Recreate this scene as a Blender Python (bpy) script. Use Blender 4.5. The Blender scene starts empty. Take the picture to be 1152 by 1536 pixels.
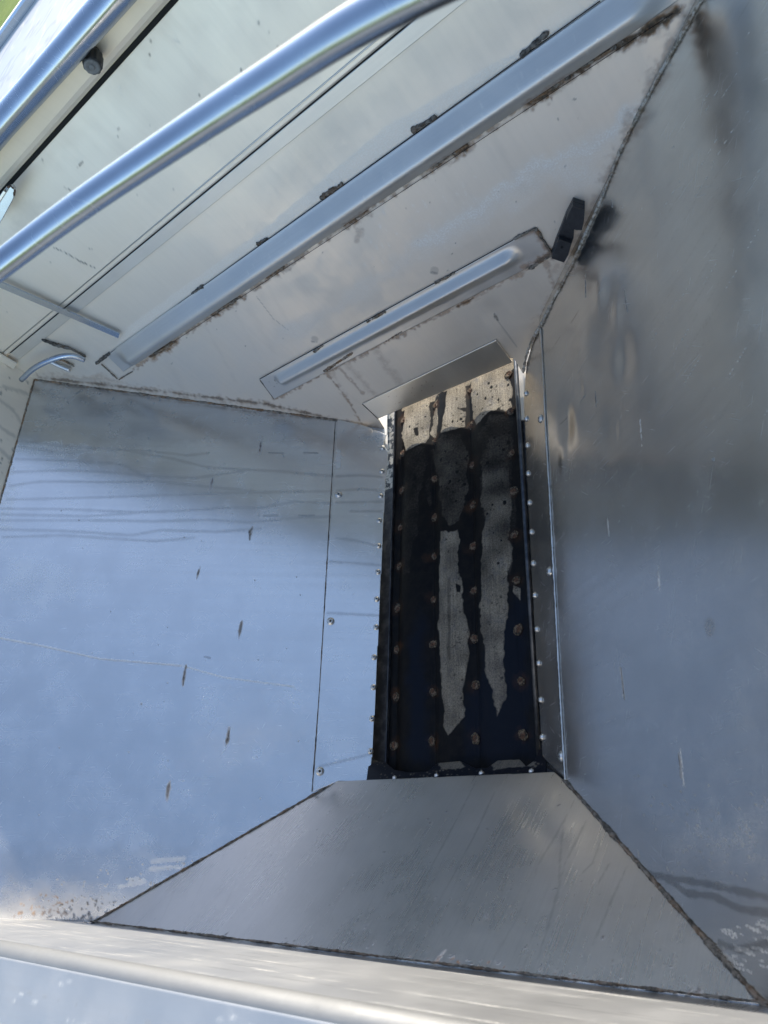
import bpy, bmesh, math, random
import numpy as np
from mathutils import Matrix, Vector
random.seed(7); rng = np.random.default_rng(7)
S = bpy.context.scene
COL = S.collection

# ------------------------------------------------------------------ camera
R = np.array([[0.765091117826265, 0.2603726139857032, 0.5889326654001897],
              [0.027957696500399747, 0.9003078909524945, -0.4343547606674161],
              [-0.6433148103315857, 0.3487861700906232, 0.6815381521578233]])
FPX = 1113.2404; CX, CY = 576., 768.
CAM = np.array([0., 0., 1.60838])
cd = bpy.data.cameras.new('camera'); cam = bpy.data.objects.new('camera', cd); COL.objects.link(cam)
M4 = Matrix.Identity(4)
for i in range(3):
    for j in range(3): M4[i][j] = float(R[i, j])
    M4[i][3] = float(CAM[i])
cam.matrix_world = M4
cd.sensor_fit = 'VERTICAL'; cd.sensor_height = 36.; cd.sensor_width = 27.
cd.lens = 36. * FPX / 1536.
cd.clip_start = 0.02; cd.clip_end = 2000
cd.dof.use_dof = True; cd.dof.focus_distance = 1.9; cd.dof.aperture_fstop = 6.5
S.camera = cam

# ------------------------------------------------------------------ world, sun, exposure
SUN_EL, SUN_AZ = 26.5, 3.0       # azimuth from +Y towards +X
W = bpy.data.worlds.new('World'); S.world = W; W.use_nodes = True
nt = W.node_tree; nt.nodes.clear()
sky = nt.nodes.new('ShaderNodeTexSky'); sky.sky_type = 'NISHITA'; sky.sun_disc = False
sky.sun_elevation = math.radians(SUN_EL); sky.sun_rotation = math.radians(SUN_AZ)
sky.air_density = 1.0; sky.dust_density = 1.0; sky.ozone_density = 1.2
bg = nt.nodes.new('ShaderNodeBackground'); bg.inputs[1].default_value = 0.15
wo = nt.nodes.new('ShaderNodeOutputWorld')
nt.links.new(sky.outputs[0], bg.inputs[0]); nt.links.new(bg.outputs[0], wo.inputs[0])
sl = bpy.data.lights.new('sun', 'SUN'); sl.energy = 2.6; sl.angle = math.radians(0.5); sl.color = (1., .93, .82)
sun = bpy.data.objects.new('sun', sl); COL.objects.link(sun)
e, a_ = math.radians(SUN_EL), math.radians(SUN_AZ)
sd = Vector((math.cos(e) * math.sin(a_), math.cos(e) * math.cos(a_), math.sin(e)))
sun.rotation_euler = sd.to_track_quat('Z', 'Y').to_euler()
S.view_settings.view_transform = 'Standard'; S.view_settings.look = 'None'
S.view_settings.exposure = 1.28; S.view_settings.gamma = 1.0

# ------------------------------------------------------------------ pixel -> point on a world plane
def ray(q):
    v = R @ np.array([q[0] - CX, -(q[1] - CY), -FPX]); return v / np.linalg.norm(v)
def onp(q, n, c):                       # plane n.p = c in world coordinates
    v = ray(q); return CAM + v * ((c - n @ CAM) / (n @ v))
def unit(v): v = np.array(v, float); return v / np.linalg.norm(v)
cotL, cotF, cotN, cotR = 1.21858648, 0.21503071, 0.93234401, 1.25198329
class Frame:                            # local frame of a plane: u, v along it, n out of it
    def __init__(s, n, u, p0):
        s.n = unit(n); s.u = unit(u); s.v = np.cross(s.n, s.u); s.o = np.array(p0, float); s.c = s.n @ s.o
    def uv(s, q):
        p = onp(q, s.n, s.c) - s.o; return np.array([p @ s.u, p @ s.v])
    def off(s, d): return Frame(s.n, s.u, s.o + s.n * d)
    def w(s, u, v, h=0): return s.o + s.u * u + s.v * v + s.n * h
    def mat(s):
        m = Matrix.Identity(4)
        for i in range(3):
            m[i][0] = float(s.u[i]); m[i][1] = float(s.v[i]); m[i][2] = float(s.n[i]); m[i][3] = float(s.o[i])
        return m
nL = unit([1, 0, cotL]); FL = Frame(nL, [0, 1, 0], np.array([0, 0, 1.60838]) + nL * -2.08849895)
nN = unit([0, 1, cotN]); FN = Frame(nN, [-1, 0, 0], CAM + nN * -0.88021452)
nF = unit([0, -1, cotF]); FF = Frame(nF, [1, 0, 0], CAM + nF * -1.62374795)
nR = unit([-1, 0, cotR]); FR = Frame(nR, [0, -1, 0], CAM + nR * -0.6807996772)
FB = Frame([0, 0, 1], [1, 0, 0], [0, 0, 0])
def isect(fa, fb, z):
    return np.linalg.solve(np.array([fa.n, fb.n, [0, 0, 1.]]), [fa.c, fb.c, z])

# ------------------------------------------------------------------ materials
class NT:
    def __init__(s, name):
        s.m = bpy.data.materials.new(name); s.m.use_nodes = True; s.t = s.m.node_tree; s.t.nodes.clear()
        s.out = s.n('OutputMaterial'); s.p = s.n('BsdfPrincipled'); s.l(s.p.outputs[0], s.out.inputs[0])
        s.co = s.n('TexCoord').outputs['Object']
    def n(s, k): return s.t.nodes.new('ShaderNode' + k)
    def l(s, a, b): s.t.links.new(a, b)
    def put(s, x, sock):
        if hasattr(x, 'is_output'): s.l(x, sock)
        elif isinstance(x, (tuple, list)): sock.default_value = tuple(x) + ((1.,) if len(x) == 3 and len(sock.default_value) == 4 else ())
        else: sock.default_value = x
    def math(s, op, a, b=0., c=None, clamp=False):
        n = s.n('Math'); n.operation = op; n.use_clamp = clamp; s.put(a, n.inputs[0]); s.put(b, n.inputs[1])
        if c is not None: s.put(c, n.inputs[2])
        return n.outputs[0]
    def noise(s, scale, detail=4, rough=.55, stretch=None, dist=0., seed=0.):
        n = s.n('TexNoise'); n.inputs['Scale'].default_value = scale; n.inputs['Detail'].default_value = detail
        n.inputs['Roughness'].default_value = rough; n.inputs['Distortion'].default_value = dist
        m = s.n('Mapping'); m.inputs['Scale'].default_value = stretch or (1, 1, 1); m.inputs['Location'].default_value = (seed, seed * .7, seed * .3)
        s.l(s.co, m.inputs[0]); s.l(m.outputs[0], n.inputs['Vector']); return n.outputs['Fac']
    def ramp(s, x, lo, hi, a=0., b=1.):
        n = s.n('MapRange'); n.interpolation_type = 'SMOOTHSTEP'; s.put(x, n.inputs[0])
        for i, v in zip((1, 2, 3, 4), (lo, hi, a, b)): n.inputs[i].default_value = v
        return n.outputs[0]
    def mix(s, f, a, b):
        n = s.n('Mix'); n.data_type = 'RGBA'; s.put(f, n.inputs[0]); s.put(a, n.inputs[6]); s.put(b, n.inputs[7]); return n.outputs[2]
    def mixf(s, f, a, b):
        n = s.n('Mix'); n.data_type = 'FLOAT'; s.put(f, n.inputs[0]); s.put(a, n.inputs[2]); s.put(b, n.inputs[3]); return n.outputs[0]
    def attr(s, name):
        n = s.n('Attribute'); n.attribute_name = name; return n.outputs['Fac']
    def bump(s, h, dist, strength=1., prev=None):
        n = s.n('Bump'); n.inputs['Distance'].default_value = dist; n.inputs['Strength'].default_value = strength
        s.l(h, n.inputs['Height'])
        if prev is not None: s.l(prev, n.inputs['Normal'])
        return n.outputs[0]
    def set(s, **k):
        names = {'col': 'Base Color', 'rough': 'Roughness', 'metal': 'Metallic', 'nor': 'Normal', 'spec': 'Specular IOR Level', 'coat': 'Coat Weight', 'coatr': 'Coat Roughness'}
        for a, v in k.items(): s.put(v, s.p.inputs[names[a]])
        return s.m

def steel(name, col=(.58, .585, .59), rough=.25, rvar=.08, metal=1., wave=.0012, wscale=2.6, brush=(3, 260, 1), bstr=.25, attrs=True, film=.0, filmcol=(.42, .39, .34), grain=.0):
    g = NT(name)
    big = g.noise(2.2, 3); mid = g.noise(9, 6, .62, seed=3.); fine = g.noise(70, 5, .6, seed=1.)
    br = g.noise(1., 3, .6, stretch=brush)
    r = g.math('ADD', rough - rvar * .5, g.math('MULTIPLY', big, rvar))
    r = g.math('ADD', r, g.math('MULTIPLY', g.math('SUBTRACT', br, .5), .10))
    r = g.math('ADD', r, g.math('MULTIPLY', g.ramp(mid, .45, .75), .07))
    c = g.mix(g.ramp(mid, .3, .75), tuple(x * .93 for x in col), tuple(min(1, x * 1.05) for x in col))
    c = g.mix(g.math('MULTIPLY', g.ramp(br, .35, .8), .18), c, tuple(x * .75 for x in col))
    m = g.math('ADD', metal, 0.)
    def hair(angle, seed, lo):
        n = g.n('TexNoise'); n.inputs['Scale'].default_value = 1.; n.inputs['Detail'].default_value = 2.5; n.inputs['Roughness'].default_value = .65
        mp = g.n('Mapping'); mp.inputs['Rotation'].default_value = (0, 0, angle); mp.inputs['Location'].default_value = (seed, seed, 0)
        mp2 = g.n('Mapping'); mp2.inputs['Scale'].default_value = (9, 420, 1); g.l(g.co, mp.inputs[0]); g.l(mp.outputs[0], mp2.inputs[0]); g.l(mp2.outputs[0], n.inputs['Vector'])
        return g.ramp(n.outputs['Fac'], lo, lo + .06)
    sc = g.math('MAXIMUM', hair(.5, 3., .66), g.math('MAXIMUM', hair(-.9, 9., .67), hair(1.5, 15., .66)))
    sc = g.math('MULTIPLY', sc, g.ramp(mid, .35, .6))
    r = g.math('ADD', r, g.math('MULTIPLY', sc, .14)); c = g.mix(g.math('MULTIPLY', sc, .28), c, (.8, .8, .8))
    if film > 0:                         # dried dusty film, patchy
        f = g.math('MULTIPLY', g.ramp(g.math('ADD', g.math('MULTIPLY', big, .6), g.math('MULTIPLY', mid, .45)), .25, .80, .55, 1.), film)
        c = g.mix(f, c, filmcol); m = g.math('MULTIPLY', m, g.math('SUBTRACT', 1., g.math('MULTIPLY', f, .8))); r = g.math('ADD', r, g.math('MULTIPLY', f, .3))
    nor = g.bump(g.noise(wscale, 2, .4, seed=5.), wave, 1.)
    if bstr > 0: nor = g.bump(br, .00012, bstr * .35, nor)
    if grain > 0: nor = g.bump(fine, .0006, grain, nor)
    if attrs:
        dull = g.attr('dull'); c = g.mix(g.math('MULTIPLY', dull, .75), c, tuple(x * .42 for x in col)); r = g.math('ADD', r, g.math('MULTIPLY', dull, .07))
        wv = g.attr('white'); wf = g.math('MULTIPLY', wv, g.ramp(g.noise(230, 4, .7, seed=2.), .40, .60), clamp=True)
        wf = g.math('MAXIMUM', wf, g.math('MULTIPLY', wv, .25))
        c = g.mix(wf, c, (.84, .795, .71)); m = g.math('MULTIPLY', m, g.math('SUBTRACT', 1., wf)); r = g.mixf(wf, r, .85)
        rs = g.attr('rust'); rf = g.math('MULTIPLY', rs, g.ramp(g.noise(60, 6, .7, seed=4.), .28, .52), clamp=True)
        c = g.mix(rf, c, g.mix(g.ramp(g.noise(140, 3, .6), .3, .7), (.13, .055, .018), (.36, .18, .06))); m = g.math('MULTIPLY', m, g.math('SUBTRACT', 1., rf)); r = g.mixf(rf, r, .85)
        dv = g.attr('dirt'); df = g.math('MULTIPLY', dv, g.ramp(g.noise(170, 5, .75, seed=6.), .25, .55), clamp=True)
        c = g.mix(df, c, g.mix(g.ramp(g.noise(90, 3, .6), .3, .7), (.03, .024, .018), (.11, .085, .055))); m = g.math('MULTIPLY', m, g.math('SUBTRACT', 1., df)); r = g.mixf(df, r, .9)
        nor = g.bump(g.math('ADD', g.math('MULTIPLY', df, 1.), g.math('MULTIPLY', wf, .3)), .0012, .6, nor)
    return g.set(col=c, rough=g.math('MAXIMUM', r, .05), metal=m, nor=nor)

M = {}
M['side'] = steel('mirror_stainless', (.665, .655, .635), .19, .06, brush=(60, 1.5, 1), wave=.0018, bstr=0, wscale=2.2, film=.14, filmcol=(.50, .49, .47))
M['right'] = steel('dented_stainless', (.56, .53, .49), .17, .06, brush=(60, 3, 1), wave=.003, bstr=0, wscale=3.2, film=.08)
M['near'] = steel('brushed_stainless', (.52, .52, .52), .25, .08, brush=(260, 3, 1), wave=.0025, film=.12, filmcol=(.33, .31, .28))
M['far'] = steel('dusty_stainless', (.86, .79, .69), .31, .08, brush=(90, 5, 1), wave=.0012, wscale=1.6, film=.72, filmcol=(.70, .61, .49), grain=.08)
M['flap'] = steel('flap_stainless', (.74, .68, .58), .24, .05, brush=(200, 5, 1), wave=.0008, bstr=0, film=.3, filmcol=(.5, .45, .37), attrs=True)
M['rib'] = steel('folded_stainless', (.64, .61, .565), .36, .08, brush=(4, 300, 1), wave=.0012, film=.35, filmcol=(.55, .52, .46))
M['plain'] = steel('plain_stainless', (.62, .61, .60), .30, .1, brush=(40, 40, 1), attrs=False, film=.25)
M['tube'] = steel('galvanised_tube', (.44, .48, .54), .17, .08, brush=(30, 30, 30), attrs=False, wave=.0006, film=.10, filmcol=(.25, .25, .25), grain=.25)
M['rimroll'] = steel('worn_rim_steel', (.36, .36, .35), .55, .14, metal=.9, brush=(30, 30, 30), attrs=False, wave=.002, film=.6, filmcol=(.24, .235, .22), grain=.6)
M['scratch'] = steel('scuffed_stainless', (.57, .565, .55), .40, .12, metal=1., brush=(3, 70, 1), bstr=.6, attrs=True, wave=.002, film=.5, filmcol=(.42, .405, .375), grain=.25)

def weld_mat(name, a, b, rust, metal=.2):
    g = NT(name); n1 = g.noise(90, 6, .75); n2 = g.noise(28, 4, .6, seed=2.)
    c = g.mix(g.ramp(n1, .38, .62), a, b); c = g.mix(g.math('MULTIPLY', g.ramp(n2, .45, .62), rust), c, (.28, .14, .05))
    return g.set(col=c, rough=.8, metal=metal, nor=g.bump(n1, .002, .8))
M['weld'] = weld_mat('dirty_weld', (.07, .055, .04), (.33, .29, .23), .6)
M['weld_dark'] = weld_mat('grimy_weld', (.03, .027, .022), (.20, .18, .15), .25)
M['weld_pale'] = weld_mat('pale_weld', (.20, .17, .12), (.58, .54, .46), .35, .3)

def rubber(name, col=(.009, .010, .012), rough=.5, grain=.3):
    g = NT(name); n = g.noise(60, 6, .7)
    c = g.mix(g.ramp(n, .3, .75), col, tuple(x * 2. + .004 for x in col))
    return g.set(col=c, rough=g.math('ADD', rough - .1, g.math('MULTIPLY', n, .25)), nor=g.bump(g.noise(400, 3, .6), .0006, grain), spec=.4)
M['plastic'] = rubber('black_plastic', (.015, .016, .018), .48)
M['knobring'] = rubber('worn_grey_plastic', (.10, .10, .10), .5)
M['void'] = rubber('black_gap_shade', (.006, .006, .006), .9)  # flat black that puts the shade of gaps and recesses into colour

def belt_mat():
    g = NT('dusty_black_belt')
    md = g.attr('mud'); bl = g.attr('blue')
    st = g.noise(1., 4, .6, stretch=(220, 9, 1)); n = g.noise(260, 5, .75); n3 = g.noise(40, 5, .6, seed=3.)
    base = g.mix(g.ramp(n3, .35, .7), (.0018, .002, .003), (.007, .0062, .0055))
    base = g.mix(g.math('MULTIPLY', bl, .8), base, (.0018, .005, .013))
    specks = g.math('MULTIPLY', g.ramp(g.noise(330, 3, .7, seed=8.), .66, .74), .25)
    base = g.mix(specks, base, (.10, .095, .085))
    edge = g.math('ADD', md, g.math('MULTIPLY', g.math('SUBTRACT', g.noise(150, 6, .75, seed=9.), .5), .55)); mf = g.math('MULTIPLY', g.math('MULTIPLY', md, g.ramp(edge, .02, .30)), g.math('ADD', .45, g.math('MULTIPLY', g.ramp(n, .3, .62), .55)), clamp=True)
    mf = g.math('MULTIPLY', mf, g.ramp(g.noise(55, 6, .7, seed=21.), .34, .42, .25, 1.))
    mud = g.mix(g.math('ADD', g.math('MULTIPLY', g.ramp(st, .3, .7), .35), g.math('MULTIPLY', g.ramp(g.noise(500, 3, .7, seed=12.), .35, .65), .6), clamp=True), (.18, .155, .12), (.50, .445, .345))
    mud = g.mix(g.math('MULTIPLY', g.ramp(n3, .5, .72), .5), mud, (.17, .17, .18))
    c = g.mix(mf, base, mud)
    rs = g.attr('rust'); rf = g.math('MULTIPLY', rs, g.ramp(n, .3, .6), clamp=True)
    c = g.mix(rf, c, (.20, .085, .03))
    nor = g.bump(st, .0012, .15); nor = g.bump(n, .0008, .5, nor); nor = g.bump(mf, .001, .4, nor)
    return g.set(col=c, rough=g.mixf(mf, .5, .95), nor=nor, spec=.12)
M['belt'] = belt_mat()
def rust_mat():
    g = NT('rusty_bolt'); n = g.noise(220, 5, .7); n2 = g.noise(70, 3, .6, seed=3.)
    c = g.mix(g.ramp(n, .35, .65), (.020, .011, .008), (.13, .065, .035)); c = g.mix(g.math('MULTIPLY', g.ramp(n2, .52, .66), .5), c, (.26, .21, .15))
    return g.set(col=c, rough=.8, metal=.15, nor=g.bump(n, .001, .8))
M['rust'] = rust_mat()
def crust_ring():
    g = NT('crusty_ring'); n = g.noise(300, 4, .7)
    return g.set(col=g.mix(g.ramp(n, .45, .62), (.010, .008, .007), (.16, .125, .08)), rough=.9, nor=g.bump(n, .001, .8))
M['ring'] = crust_ring()
g = NT('screw_steel'); M['screw'] = g.set(col=(.62, .61, .58), rough=g.math('ADD', .22, g.math('MULTIPLY', g.noise(150, 3), .2)), metal=1.)
def rail_mat():
    g = NT('dark_channel_steel'); n = g.noise(30, 5, .6); wv = g.attr('white')
    c = g.mix(g.ramp(n, .4, .7), (.035, .04, .05), (.10, .105, .11))
    wf = g.math('MULTIPLY', wv, g.ramp(g.noise(55, 6, .7, seed=5.), .47, .55), clamp=True)
    c = g.mix(wf, c, (.60, .58, .52))
    return g.set(col=c, rough=.35, metal=.6, nor=g.bump(n, .001, .3))
M['rail'] = rail_mat()
def grass_mat():
    g = NT('grass_ground'); n = g.noise(.6, 6, .65); n2 = g.noise(14, 6, .75, stretch=(1, 3, 1))
    c = g.mix(g.ramp(n, .3, .7), (.11, .19, .015), (.20, .28, .03)); c = g.mix(g.math('MULTIPLY', g.ramp(n2, .4, .7), .6), c, (.27, .32, .06))
    return g.set(col=c, rough=.95, nor=g.bump(n2, .1, .8))
M['grass'] = grass_mat()

# ------------------------------------------------------------------ object helpers
WM = {}
def link(name, me, mat=None, parent=None, frame=None):
    o = bpy.data.objects.new(name, me); COL.objects.link(o)
    for m in (mat if isinstance(mat, (list, tuple)) else [mat]):
        if m: me.materials.append(m)
    mw = frame.mat() if frame is not None else Matrix.Identity(4)
    if parent is not None:
        o.parent = parent
        o.matrix_basis = world_of(parent).inverted() @ mw
    else: o.matrix_basis = mw
    WM[o.name] = mw.copy()
    return o
def world_of(o): return WM[o.name]
def empty(name, loc): 
    o = bpy.data.objects.new(name, None); COL.objects.link(o); o.matrix_basis = Matrix.Translation(Vector(loc)); WM[o.name] = Matrix.Translation(Vector(loc)); o.empty_display_size = .1; return o
def tag(o, label=None, cat=None, group=None, kind=None):
    if label: o['label'] = label
    if cat: o['category'] = cat
    if group: o['group'] = group
    if kind: o['kind'] = kind
    return o
def mesh(verts, faces, smooth=False):
    me = bpy.data.meshes.new('m'); me.from_pydata([tuple(map(float, v)) for v in verts], [], [tuple(map(int, f)) for f in faces]); me.validate(); me.update()
    if smooth: me.polygons.foreach_set('use_smooth', [True] * len(me.polygons))
    return me
def prism(poly, h0, h1, bevel=0.):
    """extrude a 2D polygon (u,v) from h0 to h1"""
    bm = bmesh.new(); n = len(poly)
    a = [bm.verts.new((p[0], p[1], h0)) for p in poly]; b = [bm.verts.new((p[0], p[1], h1)) for p in poly]
    bm.faces.new(a[::-1]); bm.faces.new(b)
    for i in range(n): bm.faces.new((a[i], a[(i + 1) % n], b[(i + 1) % n], b[i]))
    bmesh.ops.recalc_face_normals(bm, faces=bm.faces)
    if bevel > 0: bmesh.ops.bevel(bm, geom=list(bm.edges), offset=bevel, segments=2, affect='EDGES', profile=.6)
    me = bpy.data.meshes.new('m'); bm.to_mesh(me); bm.free(); return me
def box(x0, x1, y0, y1, z0, z1, bevel=0.): return prism([(x0, y0), (x1, y0), (x1, y1), (x0, y1)], z0, z1, bevel)
def tube(pts, r, seg=20, sub=8, cap=True, rfun=None):
    P = [np.array(p, float) for p in pts]
    if len(P) > 2 and sub > 1:               # Catmull-Rom
        Q = [2 * P[0] - P[1]] + P + [2 * P[-1] - P[-2]]; out = []
        for i in range(1, len(Q) - 2):
            for k in range(sub):
                t = k / sub; p0, p1, p2, p3 = Q[i - 1:i + 3]
                out.append(.5 * ((2 * p1) + (-p0 + p2) * t + (2 * p0 - 5 * p1 + 4 * p2 - p3) * t * t + (-p0 + 3 * p1 - 3 * p2 + p3) * t ** 3))
        out.append(P[-1]); P = out
    V = []; F = []; ref = np.array([0.13, .21, .97])
    for i, p in enumerate(P):
        t = unit(P[min(i + 1, len(P) - 1)] - P[max(i - 1, 0)]); x = unit(np.cross(t, ref)); y = np.cross(t, x)
        rr = r if rfun is None else rfun(i, len(P))
        for k in range(seg):
            a = 2 * math.pi * k / seg; V.append(p + (x * math.cos(a) + y * math.sin(a)) * rr)
    for i in range(len(P) - 1):
        for k in range(seg):
            a = i * seg + k; b = i * seg + (k + 1) % seg; F.append((a, b, b + seg, a + seg))
    if cap: F.append(tuple(range(seg))[::-1]); F.append(tuple((len(P) - 1) * seg + k for k in range(seg)))
    return mesh(V, F, True)
def lathe(prof, seg=24):
    V = []; F = []
    for r, z in prof:
        for k in range(seg):
            a = 2 * math.pi * k / seg; V.append((r * math.cos(a), r * math.sin(a), z))
    n = len(prof)
    for i in range(n - 1):
        for k in range(seg):
            a = i * seg + k; b = i * seg + (k + 1) % seg; F.append((a, b, b + seg, a + seg))
    F.append(tuple((n - 1) * seg + k for k in range(seg))); F.append(tuple(range(seg))[::-1])
    return mesh(V, F, True)

class Panel:
    """dense sheet over a polygon in a plane, with hand placed stains kept as vertex attributes"""
    def __init__(s, frame, poly, step=.0035, thick=.003, hfun=None):
        s.f = frame; s.poly = np.array(poly, float); s.thick = thick
        lo = s.poly.min(0); hi = s.poly.max(0); s.lo = lo
        nu = int((hi[0] - lo[0]) / step) + 2; nv = int((hi[1] - lo[1]) / step) + 2
        gu = np.linspace(lo[0], hi[0], nu); gv = np.linspace(lo[1], hi[1], nv)
        U, V = np.meshgrid(gu, gv, indexing='ij'); s.U = U.ravel(); s.V = V.ravel(); s.nu = nu; s.nv = nv
        s.H = np.zeros_like(s.U) if hfun is None else hfun(s.U, s.V)
        s.A = {k: np.zeros(s.U.size, np.float32) for k in ('dirt', 'rust', 'white', 'dull')}
        s.N = None
    def inside(s, x, y, poly):
        poly = np.array(poly, float); n = len(poly); r = np.zeros(x.shape, bool); j = n - 1
        for i in range(n):
            xi, yi = poly[i]; xj, yj = poly[j]
            c = ((yi > y) != (yj > y)) & (x < (xj - xi) * (y - yi) / (yj - yi + 1e-12) + xi); r ^= c; j = i
        return r
    def vnoise(s, scale, seed=0):
        r = np.random.default_rng(seed); n = 257; G = r.random((n, n))
        x = (s.U * scale + 50.3) % (n - 1); y = (s.V * scale + 31.7) % (n - 1); i = x.astype(int); j = y.astype(int); fx = x - i; fy = y - j
        fx = fx * fx * (3 - 2 * fx); fy = fy * fy * (3 - 2 * fy)
        return (G[i, j] * (1 - fx) + G[i + 1, j] * fx) * (1 - fy) + (G[i, j + 1] * (1 - fx) + G[i + 1, j + 1] * fx) * fy
    def stroke(s, key, px, w, val=1., soft=.5, rag=0., world=False, taper=False, seed=1):
        """px: photo pixels of the mark (put on the sheet once), w half width in metres"""
        P = np.array([s.f.uv(q) for q in px]) if not world else np.array(px, float)
        lo = P.min(0) - w * 2.5 - .004; hi = P.max(0) + w * 2.5 + .004
        idx = np.nonzero((s.U > lo[0]) & (s.U < hi[0]) & (s.V > lo[1]) & (s.V < hi[1]))[0]
        if not len(idx): return
        x = s.U[idx]; y = s.V[idx]; D = np.full(x.shape, 9.); L = len(P) - 1
        for i in range(L):
            a = P[i]; b = P[i + 1]; d = b - a; l2 = d @ d + 1e-12; t = np.clip(((x - a[0]) * d[0] + (y - a[1]) * d[1]) / l2, 0, 1)
            dd = np.hypot(x - a[0] - t * d[0], y - a[1] - t * d[1])
            if taper: dd = dd + w * .9 * np.abs(2 * (i + t) / L - 1) ** 2
            D = np.minimum(D, dd)
        if rag: D = D + (s.vnoise(120, seed)[idx] - .5) * rag + (s.vnoise(45, seed + 3)[idx] - .5) * rag
        v = np.clip((w - D) / (w * soft + 1e-9) + .5, 0, 1) * val
        s.A[key][idx] = np.maximum(s.A[key][idx], v)
    def fill(s, key, px, val=1., edge=.01, rag=0., world=False, seed=1, mode='max'):
        P = np.array([s.f.uv(q) for q in px]) if not world else np.array(px, float)
        x = s.U + (s.vnoise(30, seed) - .5) * rag + (s.vnoise(110, seed + 5) - .5) * rag * .5
        y = s.V + (s.vnoise(30, seed + 1) - .5) * rag + (s.vnoise(110, seed + 6) - .5) * rag * .5
        m = s.inside(x, y, P); D = np.full(x.shape, 9.)
        for i in range(len(P)):
            a = P[i]; b = P[(i + 1) % len(P)]; d = b - a; t = np.clip(((x - a[0]) * d[0] + (y - a[1]) * d[1]) / (d @ d + 1e-12), 0, 1)
            D = np.minimum(D, np.hypot(x - a[0] - t * d[0], y - a[1] - t * d[1]))
        v = np.where(m, np.clip(D / edge, 0, 1), 0) * val
        s.A[key] = np.maximum(s.A[key], v) if mode == 'max' else s.A[key] * (1 - v)
    def dots(s, key, px, n, rmin, rmax, val=1., seed=1, bias=None):
        r = np.random.default_rng(seed); P = np.array(px, float); lo = P.min(0); hi = P.max(0); k = 0; t = 0
        while k < n and t < n * 20:
            t += 1; q = lo + r.random(2) * (hi - lo)
            if not s.inside(np.array([q[0]]), np.array([q[1]]), P)[0]: continue
            if bias is not None and r.random() > bias(q): continue
            rad = rmin + (rmax - rmin) * r.random() ** 3; d = r.normal(0, 1, 2) * rad * 700
            s.stroke(key, [q, q + d], rad, val * (.5 + .5 * r.random()), .8, rad * .6, seed=seed); k += 1
    def build(s, name, mat, parent):
        m = s.inside(s.U, s.V, s.poly).reshape(s.nu, s.nv)
        ok = m[:-1, :-1] | m[1:, :-1] | m[1:, 1:] | m[:-1, 1:]
        # clamp outside vertices of border cells onto the polygon outline
        used = np.zeros((s.nu, s.nv), bool)
        used[:-1, :-1] |= ok; used[1:, :-1] |= ok; used[1:, 1:] |= ok; used[:-1, 1:] |= ok
        fixm = (used & ~m).ravel(); idx = np.nonzero(fixm)[0]
        if len(idx):
            x = s.U[idx]; y = s.V[idx]; D = np.full(x.shape, 9.); bx = x.copy(); by = y.copy(); P = s.poly
            for i in range(len(P)):
                a = P[i]; b = P[(i + 1) % len(P)]; d = b - a; t = np.clip(((x - a[0]) * d[0] + (y - a[1]) * d[1]) / (d @ d + 1e-12), 0, 1)
                qx = a[0] + t * d[0]; qy = a[1] + t * d[1]; dd = np.hypot(x - qx, y - qy); c = dd < D
                D[c] = dd[c]; bx[c] = qx[c]; by[c] = qy[c]
            s.U[idx] = bx; s.V[idx] = by
        new = -np.ones(s.nu * s.nv, int); ui = np.nonzero(used.ravel())[0]; new[ui] = np.arange(len(ui))
        I, J = np.nonzero(ok); a = I * s.nv + J; F = np.stack([new[a], new[a + s.nv], new[a + s.nv + 1], new[a + 1]], 1)
        co = np.stack([s.U[ui], s.V[ui], s.H[ui]], 1).astype(np.float32); nt_ = len(co)
        att = {k: v[ui] for k, v in s.A.items()}
        me = bpy.data.meshes.new(name); me.vertices.add(len(co)); me.vertices.foreach_set('co', co.ravel())
        me.loops.add(F.size); me.loops.foreach_set('vertex_index', F.ravel().astype(np.int32)); me.polygons.add(len(F))
        me.polygons.foreach_set('loop_start', np.arange(0, F.size, 4, dtype=np.int32)); me.polygons.foreach_set('loop_total', np.full(len(F), 4, np.int32))
        me.polygons.foreach_set('use_smooth', np.ones(len(F), bool)); me.update(); me.validate()
        for k, v in att.items():
            at = me.attributes.new(k, 'FLOAT', 'POINT'); at.data.foreach_set('value', v.astype(np.float32))
        o = link(name, me, mat, parent, s.f)
        if s.thick:
            md = o.modifiers.new('thickness', 'SOLIDIFY'); md.thickness = s.thick; md.offset = -1
        return o

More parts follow.
